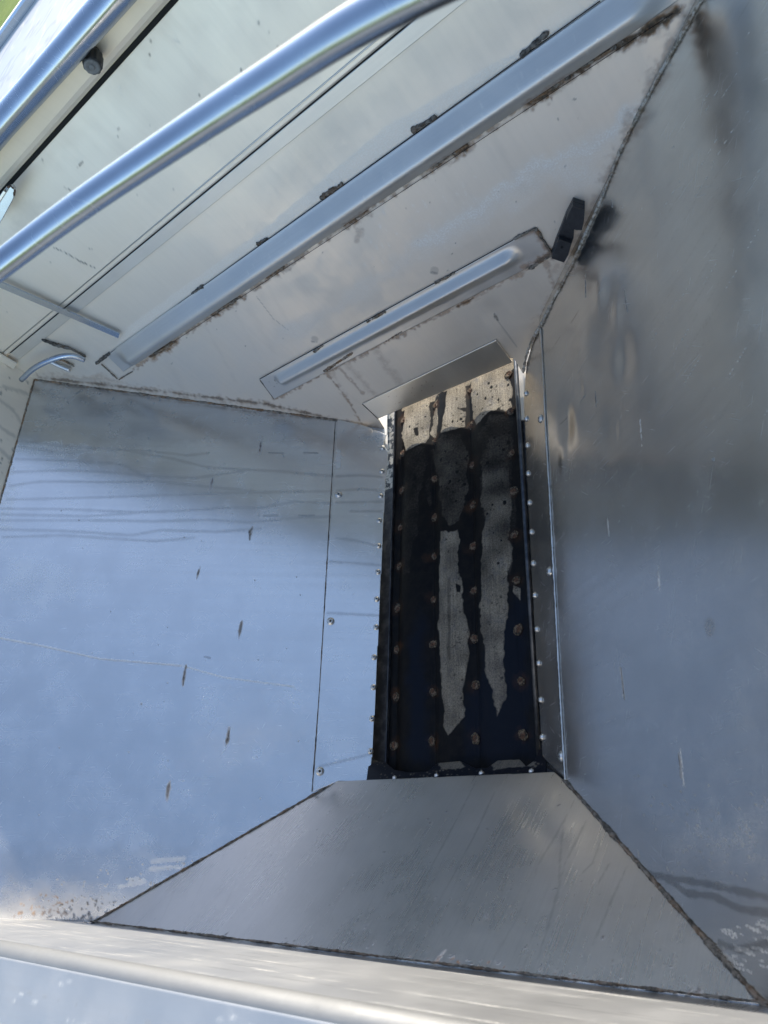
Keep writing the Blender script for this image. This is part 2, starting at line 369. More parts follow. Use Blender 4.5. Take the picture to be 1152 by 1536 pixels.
def weld_line(name, pts, r, mat, parent, seed=0, ragged=.5, seg=8, step=.004):
    """ragged bead along a polyline of world points"""
    rr = np.random.default_rng(seed); P = [np.array(p, float) for p in pts]; out = []
    for a, b in zip(P[:-1], P[1:]):
        n = max(2, int(np.linalg.norm(b - a) / step))
        for k in range(n): out.append(a + (b - a) * k / n)
    out.append(P[-1]); n = len(out); base = rr.random(n // 6 + 3); V = []; F = []
    for i, p in enumerate(out):
        t = unit(out[min(i + 1, n - 1)] - out[max(i - 1, 0)]); x = unit(np.cross(t, [.3, .2, .9])); y = np.cross(t, x)
        q = i / 6; k = int(q); l = base[k] * (1 - q + k) + base[k + 1] * (q - k)
        rad = r * (1 - ragged * .45 + ragged * .9 * l) * (.78 + .44 * rr.random())
        if i in (0, n - 1): rad *= .3
        jit = (rr.random(3) - .5) * r * .35
        for m in range(seg):
            a = 2 * math.pi * m / seg; V.append(p + jit + (x * math.cos(a) + y * math.sin(a)) * rad * (.85 + .3 * rr.random()))
    for i in range(n - 1):
        for k in range(seg):
            a = i * seg + k; b = i * seg + (k + 1) % seg; F.append((a, b, b + seg, a + seg))
    F.append(tuple(range(seg))[::-1]); F.append(tuple((n - 1) * seg + k for k in range(seg)))
    return link(name, mesh(V, F, True), mat, parent)

# ------------------------------------------------------------------ ground
gm = mesh([(-400, -400, -1.15), (400, -400, -1.15), (400, 400, -1.15), (-400, 400, -1.15)], [(0, 1, 2, 3)])
tag(link('grass_ground', gm, M['grass']), 'bright green grass far below the open hopper', kind='structure')

g = NT('warm_bounce_gravel'); n = g.noise(9, 8, .8); n2 = g.noise(.5, 4, .6, seed=4.)  # unseen tan disc, added so its bounce warms the steel
M['gravel'] = g.set(col=g.mix(g.ramp(n, .3, .7), (.20, .165, .12), (.36, .31, .245)), rough=.95, nor=g.bump(n, .03, .8))
rr = np.random.default_rng(4); gp_ = [(13 * (1 + .08 * rr.normal()) * math.cos(a), 13 * (1 + .08 * rr.normal()) * math.sin(a)) for a in np.linspace(0, 2 * math.pi, 60, endpoint=False)]
tag(link('warm_bounce_gravel', mesh([(x, y, -1.146) for x, y in gp_], [tuple(range(60))]), M['gravel']), 'unseen tan gravel disc under the hopper, added for its warm bounce light', kind='structure')

# ------------------------------------------------------------------ the hopper
hop = tag(empty('spreader_hopper', (-1.1, .65, 0)), 'open stainless steel hopper seen from inside, sheet walls sloping down to the belt', 'hopper')
ZF = 0.80; ZN = 0.466; XL = isect(FL, FN, ZF)[0]; XR = isect(FR, FN, ZF)[0]; YN = isect(FL, FN, ZN)[1]
def pol(frame, pts3): return [((np.array(p) - frame.o) @ frame.u, (np.array(p) - frame.o) @ frame.v) for p in pts3]

# left sloping wall
a1 = isect(FL, FF, ZF); a2 = isect(FL, FF, .105)
n1 = isect(FL, FN, .10); n2 = isect(FL, FN, ZN); n3 = n2 + (0, 0, 0)
PLs = pol(FL, [a1, a2]) + [FL.uv((520, 645)), FL.uv((490, 1190))] + pol(FL, [n2, (XL, YN - .0, ZF)])
pl = Panel(FL, PLs, .0027)
c3 = lambda pts: [(x * .5208, 540 + y * .5208) for x, y in pts]
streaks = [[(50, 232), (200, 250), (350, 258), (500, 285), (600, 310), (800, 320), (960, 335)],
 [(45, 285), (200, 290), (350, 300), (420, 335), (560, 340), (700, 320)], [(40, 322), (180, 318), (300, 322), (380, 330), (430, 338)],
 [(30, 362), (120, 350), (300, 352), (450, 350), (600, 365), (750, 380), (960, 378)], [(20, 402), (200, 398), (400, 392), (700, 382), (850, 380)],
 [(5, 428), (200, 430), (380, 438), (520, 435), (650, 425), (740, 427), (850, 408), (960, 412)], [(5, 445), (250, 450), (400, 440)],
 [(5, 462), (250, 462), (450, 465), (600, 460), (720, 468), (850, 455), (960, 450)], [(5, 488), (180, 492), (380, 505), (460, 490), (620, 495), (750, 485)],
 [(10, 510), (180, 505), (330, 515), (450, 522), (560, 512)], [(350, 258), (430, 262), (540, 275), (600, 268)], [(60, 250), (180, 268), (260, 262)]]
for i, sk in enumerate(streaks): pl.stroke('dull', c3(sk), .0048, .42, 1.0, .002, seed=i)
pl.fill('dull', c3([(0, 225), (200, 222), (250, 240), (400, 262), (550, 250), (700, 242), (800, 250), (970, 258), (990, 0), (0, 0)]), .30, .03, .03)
pl.fill('white', c3([(0, 236), (180, 228), (250, 242), (320, 262), (240, 278), (100, 274), (0, 290)]), .16, .02, .03)
for k in range(14): pl.stroke('white', c3([(-10, 300 + k * 14), (20 + 20 * rng.random(), 300 + k * 14)]), .006, .22, 1.2, .006, seed=k)
for q in ((392, 655, 680), (317, 722, 745), (377, 790, 812), (298, 850, 874), (361, 928, 960), (277, 998, 1028), (342, 1087, 1124), (253, 1165, 1200)):
    x, y0, y1 = q; y0 += rng.normal() * 3; y1 += rng.normal() * 3; w = .0026 if x in (361, 342, 377, 253) else .0018
    pl.stroke('dirt', [(x + 2, y0), (x + rng.normal(), y0 * .6 + y1 * .4), (x - 3, y1)], w * (.8 + .4 * rng.random()), .6 + .4 * rng.random(), .8, .004, taper=True, seed=x)
    pl.stroke('rust', [(x + 2, y0), (x - 3, y1)], w * 1.5, .4, 1.0, .004, taper=True, seed=x + 1)
pl.stroke('white', [(-5, 956), (60, 968), (150, 988), (270, 998), (335, 1016), (440, 1030)], .0022, .75, .9)
pl.stroke('rust', [(-5, 957), (60, 969), (150, 989), (270, 999)], .0014, .25, .9)
for q in (((775, 268), (815, 268)), ((875, 268), (915, 268)), ((760, 448), (800, 448)), ((860, 448), (905, 448)), ((590, 855), (605, 858))): pl.stroke('dull', c3(q), .003, .8)
pl.dots('dirt', [(20, 1375), (60, 1320), (140, 1300), (290, 1290), (140, 1385)], 70, .0007, .0022, .7, 3)
pl.dots('dirt', [(70, 1378), (110, 1340), (190, 1352), (140, 1388)], 80, .0008, .0026, .8, 4)
pl.dots('rust', [(20, 1375), (50, 1340), (120, 1345), (100, 1380)], 60, .0012, .004, .8, 8)
pl.dots('dirt', [(40, 580), (300, 590), (240, 610), (60, 610)], 40, .001, .003, .8, 9)
pl.dots('dirt', [(60, 640), (480, 660), (470, 1180), (150, 1330), (20, 1200)], 50, .0007, .0018, .8, 5)
pl.fill('rust', [(0, 1300), (60, 1310), (200, 1330), (150, 1390), (0, 1380)], .10, .05, .04)
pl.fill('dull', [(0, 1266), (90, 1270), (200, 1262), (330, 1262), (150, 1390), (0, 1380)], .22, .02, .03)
for q in (((226, 1303), (272, 1300)), ((228, 1292), (276, 1288)), ((180, 1330), (215, 1322)), ((195, 1320), (205, 1318))): pl.stroke('white', q, .0045, .38, 1., .003)
pl.fill('white', [(0, 820), (60, 830), (130, 850), (120, 900), (40, 905), (0, 900)], .14, .05, .06)
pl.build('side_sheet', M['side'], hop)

# left lower strip (screwed on) with its screws
st = Panel(FL.off(.0035), [FL.uv(q) for q in ((506, 630), (540, 637), (566, 647), (580, 653), (575, 667), (583, 680), (578, 730), (570, 900), (563, 1055), (558, 1140), (552, 1172), (508, 1172), (470, 1188), (488, 905))], .003)
for i, sk in enumerate([[(970, 335), (1040, 332), (1100, 337)], [(970, 376), (1040, 372), (1105, 376)], [(970, 410), (1100, 408)], [(1010, 436), (1100, 436)], [(970, 514), (1020, 519), (1090, 536)], [(950, 580), (1100, 591)], [(945, 728), (1000, 731), (1095, 736)]]):
    st.stroke('dull', c3(sk), .0042, .5, 1., .002, seed=i)
st.fill('dull', c3([(970, 200), (970, 258), (1110, 270), (1110, 200)]), .3, .02, .01)
st.stroke('dull', [(480, 1150), (520, 1140), (560, 1130)], .004, .5)
st.stroke('white', [(508, 676), (507, 700)], .004, .5, 1., .006)
strip_l = st.build('screwed_strip', M['side'], hop)
strip_l['label'] = 'narrow screwed steel strip beside the belt, bluish side'
weld_line('weld_seam', [FL.off(.002).w(*FL.uv(q)) for q in ((503, 632), (490, 850), (479, 1040), (468, 1188))], .0014, M['weld_dark'], hop, 3, .9)

def screw_head(r):
    me = lathe([(r, 0), (r * 1.0, .0016), (r * .93, .0024), (r * .78, .0026), (r * .74, .0034), (r * .6, .0052), (r * .34, .0062), (r * .30, .0052), (r * .12, .0046)], 20)
    # flat black cross painting the shade of the recess
    bm = bmesh.new(); bm.from_mesh(me)
    for (wx, wy) in ((.32, .09), (.09, .32)):
        v = [bm.verts.new((x * r, y * r, .0064)) for x, y in ((-wx, -wy), (wx, -wy), (wx, wy), (-wx, wy))]; f = bm.faces.new(v); f.material_index = 1
        if wx < wy:
            for q in v: q.co.z += .0001
    bm.to_mesh(me); bm.free(); return me
SC = {}
def place_on(name, meshkey, mk, mats, frame, q, parent, h=0., label=None):
    u, v = frame.uv(q)
    first = meshkey not in SC
    if first:
        me = mk(); [me.materials.append(m) for m in mats]; SC[meshkey] = me
    o = bpy.data.objects.new(name, SC[meshkey]); COL.objects.link(o); o.parent = parent
    m = frame.mat(); m.translation = Vector(frame.w(u, v, h)); a = rng.random() * 6.28
    mw = m @ Matrix.Rotation(a, 4, 'Z'); WM[o.name] = mw.copy()
    o.matrix_basis = world_of(parent).inverted() @ mw
    if label: o['label'] = label
    return o
fs = FL.off(.0036)
for q in ((575, 672), (574, 707), (572, 744), (570, 781), (569, 819), (568, 858), (566, 899), (565, 941), (562, 986), (561, 1031), (559, 1078), (557, 1127)):
    place_on('screw', 's1', lambda: screw_head(.0083), [M['screw'], M['void']], fs, (q[0] - 1, q[1]), strip_l)
for q in ((508, 742), (496, 932), (480, 1157)):
    place_on('screw', 's2', lambda: screw_head(.0115), [M['screw'], M['void']], fs, q, strip_l)

# strip beyond the far wall (sunlit through the discharge opening)
ob = Panel(FL.off(-.012), [FL.uv(q) for q in ((540, 600), (580, 560), (582, 690), (572, 700), (555, 650))], .004)
ob.build('outer_side_flange', M['scratch'], hop)

# right sloping wall
b1 = isect(FR, FF, ZF); b2 = isect(FR, FF, .165); m1 = isect(FR, FN, .13); m2 = isect(FR, FN, ZN)
ridge = [FR.uv(q) for q in ((808, 490), (814, 600), (822, 750), (830, 900), (838, 1050), (846, 1173))]
PRs = pol(FR, [b1, b2]) + ridge + pol(FR, [m2, (XR, YN, ZF)])
def dents(U, V):
    h = np.zeros_like(U)
    for q, rad, d in (((880, 520), .09, .006), ((915, 640), .06, -.004), ((850, 640), .05, -.0045), ((900, 440), .045, .004), ((935, 540), .05, -.004), ((845, 690), .03, .002), ((870, 580), .03, -.0018), ((925, 470), .03, .0018)):
        u, v = FR.uv(q); h += d * np.exp(-(((U - u) ** 2 + ((V - v) * 1.6) ** 2) / rad ** 2))
    return h
pr = Panel(FR, PRs, .0027, hfun=dents)
c8 = lambda pts: [(780 + x * .3908, 540 + y * .3908) for x, y in pts]
for p, k, w in (([(288, 100), (293, 200)], 'dirt', .0018), ([(262, 118), (228, 165)], 'dirt', .0014), ([(180, 215), (145, 255)], 'dull', .0014), ([(460, 215), (468, 330)], 'white', .0016), ([(335, 605), (342, 675)], 'white', .0018),
                ([(530, 790), (537, 910)], 'white', .0018), ([(388, 1180), (402, 1315)], 'dirt', .0016), ([(384, 1180), (398, 1315)], 'white', .0016)):
    pr.stroke(k, c8(p), w, .85, .8, .002, taper=True)
for p, k in (([(878, 412), (879, 446)], 'dirt'), ([(870, 464), (855, 487)], 'dull'), ([(840, 505), (827, 526)], 'dull'), ([(936, 432), (941, 470)], 'dirt'), ([(1017, 1118), (1023, 1175)], 'dirt'), ([(1020, 1118), (1026, 1178)], 'white'), ([(957, 1270), (959, 1290)], 'dirt'),
             ([(1069, 688), (1071, 690)], 'dirt'), ([(916, 300), (919, 312)], 'dirt')):
    pr.stroke(k, p, .0018, .8, .8, .0015, taper=(k != 'white'))
pr.stroke('dull', [(1064, 940), (1065, 941)], .013, .55, .3, .003)
pr.stroke('white', [(1064, 940), (1065, 941)], .013, .12, .3, .003)
for p, w in (([(958, 1308), (1000, 1316), (1060, 1326), (1152, 1346), (1180, 1350)], .0048), ([(1000, 1318), (1030, 1340), (1070, 1344), (1110, 1364), (1160, 1370), (1180, 1372)], .0052), ([(1080, 1416), (1110, 1425), (1150, 1415), (1180, 1418)], .005)):
    pr.stroke('dull', p, w, .95, .5, .002)
for k in range(46):
    x = 1065 + rng.random() * 95; y = 1378 + rng.random() * 75; l = 6 + rng.random() * 30
    pr.stroke('white', [(x, y), (x + l, y + 4 * rng.random() + l * .25)],   .0006 + .0009 * rng.random(), .5, 1.4, .002, taper=True, seed=k)
pr.dots('dirt', [(930, 1160), (1170, 1190), (1170, 1350), (1000, 1310)], 220, .0006, .0013, .45, 12)
pr.fill('white', [(1000, 1200), (1170, 1200), (1170, 1330), (1010, 1300)], .15, .06, .06)
for k in range(70):
    x = 950 + rng.random() * 200; y = 40 + rng.random() * 620; l = 12 + rng.random() * 50
    pr.stroke('dull' if k % 3 else 'white', [(x, y), (x + l * .6, y - l)], .0007, .28, .8, seed=k)
pr.build('side_sheet', M['right'], hop)
weld_line('weld_seam', [FR.off(.0018).w(*FR.uv(q)) for q in ((812, 492), (815, 540), (820, 650), (826, 750), (834, 900), (842, 1050), (849, 1172))], .0020, M['screw'], hop, 5, .8)
st2 = Panel(FR.off(-.0035), [FR.uv(q) for q in ((815, 488), (800, 505), (788, 545), (784, 600), (788, 700), (795, 850), (803, 1000), (812, 1148), (832, 1160), (852, 1178), (838, 900), (822, 600))], .003)
strip_r = st2.build('screwed_strip', M['right'], hop)
strip_r['label'] = 'narrow screwed steel strip beside the belt, darker side under the bright seam'
fr_ = FR.off(-.0034)
for q in ((789, 590), (789.5, 628), (791, 668), (792, 710), (794, 754), (797, 798), (799.5, 845), (802, 893), (805, 944), (808, 995), (811, 1050), (813, 1106)):
    place_on('screw', 's1', None, None, fr_, (q[0] + .5, q[1]), strip_r)
for q in ((811, 628), (824, 857), (842, 1135)): place_on('screw', 's2', None, None, fr_, q, strip_r)

# near sloping wall
PNs = pol(FN, [n2, m2]) + [FN.uv((852, 1176)), FN.uv((831, 1158)), FN.uv((505, 1172)), FN.uv((470, 1190))]
def ndent(U, V):
    a = FN.uv((778, 1208)); b = FN.uv((832, 1268)); d = b - a; t = np.clip(((U - a[0]) * d[0] + (V - a[1]) * d[1]) / (d @ d), 0, 1)
    D = np.hypot(U - a[0] - t * d[0], V - a[1] - t * d[1]); c = FN.uv((862, 1190)); E_ = np.hypot(U - c[0], V - c[1])
    return -.0014 * np.exp(-(D / .03) ** 2) + 0 * E_
pn = Panel(FN, PNs, .0027, hfun=ndent)
c7 = lambda pts: [(560 + x * .5139, 1130 + y * .5139) for x, y in pts]
for i, p in enumerate([[(590, 130), (555, 200), (500, 290), (470, 350)], [(555, 200), (545, 300), (540, 430)], [(625, 190), (590, 260), (555, 330)], [(670, 240), (640, 320), (600, 360)], [(690, 320), (650, 390)], [(300, 80), (250, 180), (170, 330), (40, 590)], [(360, 100), (300, 230), (210, 400)],
                       [(740, 330), (700, 420), (640, 560)], [(560, 320), (520, 470), (480, 600)], [(400, 190), (330, 310), (240, 500), (160, 630)], [(480, 340), (420, 480), (340, 620)]]):
    pn.stroke('dull', c7(p), .0020, .5 if i < 9 else .25, 1., .002, taper=True, seed=i)
for k in range(60):
    x = 170 + rng.random() * 700; y = 1240 + rng.random() * 190; l = 20 + rng.random() * 70
    pn.stroke('dull', [(x, y), (x - l * .45, y + l)], .0007 + .0012 * rng.random(), .12 + .16 * rng.random(), 1.3, .001, taper=True, seed=k)
# dirt collects along the foot of the sheet at the rim
pn.dots('dirt', [(200, 1395), (500, 1405), (1100, 1490), (1110, 1520), (500, 1450), (190, 1400)], 160, .0008, .0026, .9, 21)
pn.dots('rust', [(200, 1398), (620, 1425), (900, 1470), (890, 1490), (560, 1442), (190, 1402)], 60, .001, .003, .9, 22)
pn.stroke('dirt', [(140, 1388), (400, 1420), (700, 1462), (1140, 1520)], .003, .5, 1., .012)
pn.dots('dirt', [(480, 1185), (840, 1165), (1130, 1500), (220, 1390)], 60, .0006, .0026, .85, 23)
pn.stroke('white', c7([(165, 630), (205, 580)]), .004, .5, 1., .006); pn.stroke('rust', c7([(165, 630), (205, 580)]), .003, .5, 1., .006)
pn.build('end_sheet', M['near'], hop)

# near upper wall: vertical plate with a rolled rim, in the sun
FU = Frame([0, 1, 0], [-1, 0, 0], [0, YN + .0045, 0])
# sheets behind and around
def plate(name, pts3, n, mat, parent, thick=.003, u=None):
    f = Frame(n, u if u is not None else unit(np.array(pts3[1], float) - np.array(pts3[0], float)), pts3[0])
    me = prism(pol(f, pts3), -thick, 0); return link(name, me, mat, parent, f)
plate('fold_strip', [(XL, YN, ZN - .004), (XR, YN, ZN - .004), (XR, YN, .60), (XL, YN, .60)], [0, 1, 0], M['near'], hop)
pu = Panel(FU, [(-XR - .002, .575), (-XL, .508), (-XL, .925), (-XR - .002, .925)], .005, thick=.004)
for k in range(150):
    u = -XL - rng.random() * 2.3; v = .51 + rng.random() * .40; l = .05 + rng.random() * .32; s_ = (rng.random() - .35) * .10 * l
    pu.stroke('white' if k % 3 else 'dull', [(u, v), (u - l, v + s_)], .0009 + .0018 * rng.random() ** 2, .3 + .4 * rng.random(), 1.2, .002, world=True, taper=True, seed=k)
pu.build('upper_end_sheet', M['scratch'], hop)
rp = [(XL, YN + .002, .925), (XR, YN + .002, .925)]
link('rolled_rim', tube([(XL, YN - .002, .922), (-1.2, YN - .002, .922), (XR, YN - .002, .922)], .0165, 20, 1), M['rimroll'], hop)
FT = Frame([0, 0, 1], [1, 0, 0], [0, 0, .938])
pt = Panel(FT, [(XL, YN - .17), (XR, YN - .17), (XR, YN - .004), (XL, YN - .004)], .005, thick=.004)
for k in range(120):
    u = XL + rng.random() * 2.3; v = YN - .16 + rng.random() * .14; l = .004 + rng.random() * .03
    pt.stroke('white', [(u, v), (u + l, v + l * .6 * (rng.random() - .3))], .0006 + .0012 * rng.random(), .4, .9, .002, world=True, seed=k)
for v in (-.045, -.09): pt.stroke('dirt', [(XL, YN + v), (XR, YN + v)], .0012, .5, .9, .0012, world=True)
pt.build('rim_ledge', M['scratch'], hop)

# left and right upper walls, vertical
FVL = Frame([1, 0, 0], [0, 1, 0], [XL, 0, 0])
pv = Panel(FVL, [(YN, ZF), (1.50, ZF), (1.575, 1.235), (YN, 1.235)], .006)
for i, p in enumerate([[(0, 600), (20, 615), (36, 640)], [(0, 640), (22, 655)], [(0, 675), (18, 690)], [(5, 580), (40, 590)]]): pv.stroke('dull', p, .006, .6, 1., .006, seed=i)
pv.dots('dirt', [(0, 560), (45, 570), (20, 700), (0, 720)], 30, .001, .003, .8, 31)
pv.build('upper_side_sheet', M['far'], hop)
plate('upper_side_sheet', [(XR, YN, ZF), (XR, 1.50, ZF), (XR, 1.575, 1.235), (XR, YN, 1.235)], [-1, 0, 0], M['plain'], hop)
# outside cladding and top rails of the box
link('side_rail', box(XL - .06, XL - .004, YN - .17, 1.60, 1.19, 1.25, .006), M['tube'], hop)
link('side_rail', box(XR + .004, XR + .06, YN - .17, 1.60, 1.19, 1.25, .006), M['tube'], hop)
plate('outer_cladding', [(XL - .03, YN - .17, -.25), (XL - .03, 1.7, -.25), (XL - .03, 1.7, 1.19), (XL - .03, YN - .17, 1.19)], [1, 0, 0], M['plain'], hop)
plate('outer_cladding', [(XR + .03, YN - .17, -.25), (XR + .03, 1.7, -.25), (XR + .03, 1.7, 1.19), (XR + .03, YN - .17, 1.19)], [1, 0, 0], M['plain'], hop)
plate('outer_cladding', [(XL - .03, YN - .17, -.25), (XR + .03, YN - .17, -.25), (XR + .03, YN - .17, .932), (XL - .03, YN - .17, .932)], [0, -1, 0], M['plain'], hop)

# corner welds
def edge_pts(fa, fb, z0, z1, n=10, o=.001):
    off = (fa.n + fb.n) * o; return [isect(fa, fb, z0 + (z1 - z0) * k / n) + off for k in range(n + 1)]
weld_line('corner_weld', edge_pts(FL, FN, .105, ZN, o=.0004), .0033, M['weld_dark'], hop, 11)
weld_line('corner_weld', edge_pts(FR, FN, .125, .48, o=.0006), .0037, M['weld_dark'], hop, 12, .9)
weld_line('corner_weld', edge_pts(FL, FF, .13, ZF + .0, o=.0006), .0038, M['weld'], hop, 13, .8)
weld_line('corner_weld', [FR.off(.002).w(*FR.uv(q)) for q in ((1060, -10), (1045, 15), (1000, 95), (962, 165), (930, 230), (905, 295), (880, 350), (858, 400), (832, 448), (812, 490))], .0036, M['weld_pale'], hop, 14, .8)
weld_line('corner_weld', [FR.off(.001).w(*FR.uv(q)) for q in ((811, 490), (797, 512), (790, 535), (785, 560))], .004, M['weld_pale'], hop, 15, .6)
weld_line('corner_weld', [(XL, YN + .004, ZN + .003), (-1.2, YN + .004, ZN + .003), (XR, YN + .004, ZN + .003)], .0020, M['weld_dark'], hop, 16, 1.)
weld_line('corner_weld', [FVL.w(YN, ZF), FVL.w(1.49, ZF)], .003, M['weld'], hop, 17, .6)

# ------------------------------------------------------------------ far wall: a tail door with pressed ribs
door = tag(empty('tail_door', (-1.1, 1.36, .08)), 'dusty upright steel end door with two pressed ribs and rusty stitch welds', 'door')
zf = lambda z: (np.array([0, 0, 0]))
def FFz(x, z):                           # point on the far plane at x, z
    y = (FF.c - FF.n[2] * z) / FF.n[1]; return np.array([x, y, z])
bot = [FF.uv(q) for q in ((505, 631), (562, 642), (580, 649), (567, 628), (548, 606))]
right_edge = [FF.uv(q) for q in ((770, 536), (783, 558), (788, 540), (800, 508), (812, 488), (858, 398), (880, 348), (905, 293), (930, 228), (962, 163), (1000, 93), (1050, 8))]
top = pol(FF, [FFz(.02, .77), FFz(.08, .912), FFz(XL, .912)])
PFs = pol(FF, [isect(FL, FF, ZF), isect(FL, FF, .4)]) + bot + right_edge + top
pf = Panel(FF, PFs, .0029)
c1 = lambda pts: [(x * .5, y * .5) for x, y in pts]
# salt crust below a tide line
zt = [(400, 490), (430, 472), (480, 458), (545, 408), (600, 372), (650, 335), (700, 300), (760, 262), (815, 232), (870, 205), (930, 160), (975, 128), (1002, 98)]
zb = [(930, 235), (900, 290), (860, 300), (800, 300), (760, 335), (700, 375), (640, 395), (560, 440), (500, 480), (450, 520), (410, 515)]
pf.fill('white', zt + zb, .62, .06, .05, seed=3)
pf.fill('white', [(190, 490), (380, 355), (576, 190), (740, 95), (896, 0), (960, -42), (1000, -70), (1000, -50), (785, 82), (480, 300), (300, 432), (166, 530)], .55, .004, .004, seed=13)
pf.fill('dull', [(380, 352), (576, 188), (740, 93), (896, -2), (700, -60), (540, 40), (430, 190)], .26, .06, .01, seed=15)  # darker reflected area put into the sheet colour
pf.fill('white', [(600, 372), (650, 335), (700, 300), (760, 262), (815, 232), (870, 205), (930, 160), (975, 128), (1002, 98), (1010, 110), (960, 180), (900, 225), (820, 262), (760, 300), (700, 340), (640, 380)], .95, .02, .03, seed=5)
pf.fill('white', [(560, 330), (640, 258), (720, 190), (790, 130), (860, 62), (940, 0), (1000, -30), (900, -30), (800, 45), (700, 120), (600, 195), (500, 270)], .30, .03, .03, seed=7)
for k in range(50):
    x = 520 + rng.random() * 220; y = 330 + rng.random() * 90 - (x - 520) * .35; pf.stroke('white', [(x, y), (x + 2, y + 6 * rng.random())], .0012 + .002 * rng.random(), .6, .8, seed=k)
# rust and dirt under the stitch welds
rib1_low = [(195, 553), (240, 524), (320, 470), (410, 415), (530, 330), (640, 255), (690, 222), (770, 165), (850, 112), (930, 66), (1010, 18)]
for a, b in (((225, 535), (262, 512)), ((320, 470), (358, 445)), ((400, 415), (425, 400)), ((515, 335), (550, 315)), ((645, 250), (700, 218)), ((795, 152), (858, 112)), ((860, 108), (1015, 18))):
    pf.stroke('rust', [a, b], .012, .95, 1.4, .018); pf.stroke('dirt', [a, b], .006, .95, 1., .010)
pf.fill('rust', [(960, 60), (1000, 28), (1045, 5), (1030, 50), (1000, 90), (985, 110), (975, 80)], .4, .04, .05)
for p, w, v in (([(490, 560), (505, 578), (520, 597), (545, 640)], .004, .6), ([(815, 385), (822, 400), (828, 420), (835, 440)], .006, .5), ([(540, 345), (535, 360)], .006, .3), ([(505, 548), (545, 590)], .004, .4), ([(795, 400), (820, 378), (835, 372)], .005, .9),
                ([(678, 464), (710, 447)], .0045, .9), ([(575, 512), (600, 497)], .0045, .8), ([(485, 556), (530, 528)], .005, .9)):
    pf.stroke('rust', p, w, v, 1.2, .008)
for p in ([(848, 470), (842, 490)],): pf.stroke('rust', p, .01, .4, 1., .01)
pf.stroke('dirt', [(741, 470), (748, 483)], .004, .8, .8, .005, taper=True); pf.stroke('dull', [(748, 483), (775, 520)], .002, .8, 1.)
pf.stroke('dirt', [(710, 447), (678, 464)], .002, .7, .8, .003); pf.stroke('dirt', [(600, 497), (578, 510)], .002, .7, .8, .003)
pf.stroke('dull', [(385, 445), (410, 478), (432, 495)], .0012, .9); pf.stroke('dull', [(100, 372), (170, 400)], .0012, .9)
for q in ((652, 405), (472, 508)):
    pf.stroke('dull', [q, (q[0] + .3, q[1])], .0105, .55, .3, .001); pf.stroke('dirt', [(q[0] - 4, q[1] + 4), (q[0] + 3, q[1] + 5)], .003, .5, 1., .003)
pf.dots('dirt', [(190, 560), (900, 60), (860, 380), (560, 600), (300, 590)], 60, .0005, .0020, .7, 41)
pf.fill('dull', [(60, 560), (140, 565), (185, 578), (160, 590), (60, 566)], .5, .02, .03); pf.fill('rust', [(60, 556), (150, 560), (230, 582), (60, 566)], .35, .02, .03)
for k in range(14):                     # run marks below the upper rib
    t = rng.random(); x = 200 + t * 760; y = 560 - t * 500; l = 25 + rng.random() * 60
    pf.stroke('dull', [(x, y), (x + l * .55, y + l)], .002 + .012 * rng.random(), .05 + .07 * rng.random(), 2.0, .006, seed=k)
for k in range(30):
    x = 830 + rng.random() * 120; y = 440 - (x - 830) * 1.75 + rng.normal() * 10; pf.stroke('rust', [(x, y), (x + 3, y - 8)], .003 + .005 * rng.random(), .28, 1.2, .006, seed=k)
for a, b in (((200, 553), (330, 466)), ((330, 466), (520, 336)), ((520, 336), (700, 216)), ((700, 216), (860, 108)), ((860, 108), (1015, 15)), ((412, 598), (829, 384))):
    pf.stroke('rust', [a, b], .0050, .60, 1.5, .018, seed=int(a[0]))
pf.stroke('rust', [(60, 566), (200, 582), (400, 606), (505, 630), (570, 644)], .010, .5, 1.6, .016); pf.stroke('dirt', [(60, 566), (200, 582), (400, 606), (505, 630)], .004, .7, 1.4, .010)
pf.stroke('rust', [(812, 488), (860, 396), (905, 293), (962, 163), (1045, 8)], .014, .4, 1.6, .022)
for a, b, w in (((490, 555), (525, 600), .003), ((515, 540), (560, 590), .008), ((560, 520), (600, 575), .010), ((500, 560), (515, 590), .005)): pf.stroke('rust', [a, b], w, .22, 1.9, .012)
pf.build('door_sheet', M['far'], door)

# upper sheet, seam strip and a black strip painting the shade of its gap
UPo = FF.off(.007)
pup = Panel(UPo, pol(FF, [FFz(XL, .915), FFz(.10, .915), FFz(.10, 1.245), FFz(XL, 1.245)]), .005, thick=.007)
for p, k, w, v in (([(82, 372), (100, 380), (120, 392), (143, 402)], 'dirt', .0022, .8), ([(125, 370), (145, 376)], 'dirt', .0012, .6), ([(95, 280), (105, 285)], 'dirt', .0014, .6), ([(115, 250), (125, 243)], 'dirt', .0014, .6), ([(180, 130), (182, 140)], 'white', .003, .6), ([(262, 58), (267, 62)], 'white', .003, .6)):
    pup.stroke(k, p, w, v, .9, .003)
pup.dots('dirt', [(0, 300), (250, 20), (520, 0), (300, 260), (60, 460), (0, 480)], 50, .0006, .0020, .7, 43)
pup.fill('dull', [(20, 285), (90, 300), (60, 350), (10, 400)], .25, .03, .04)
pup.build('upper_door_sheet', M['far'], door)
link('seam_strip', prism(pol(FF, [FFz(XL + .05, .880), FFz(.06, .880), FFz(.06, .911), FFz(XL + .05, .911)]), .0005, .005, .0015), M['rib'], door, FF)
link('seam_edge', tube([FF.off(.0085).w(*pol(FF, [FFz(x, .9285)])[0]) for x in (XL + .02, -.9, .08)], .0016, 8, 1), M['screw'], door)
link('seam_gap_shade', prism(pol(FF, [FFz(XL + .05, .9115), FFz(.06, .9115), FFz(.06, .9145), FFz(XL + .05, .9145)]), -.002, .0045), M['void'], door, FF)

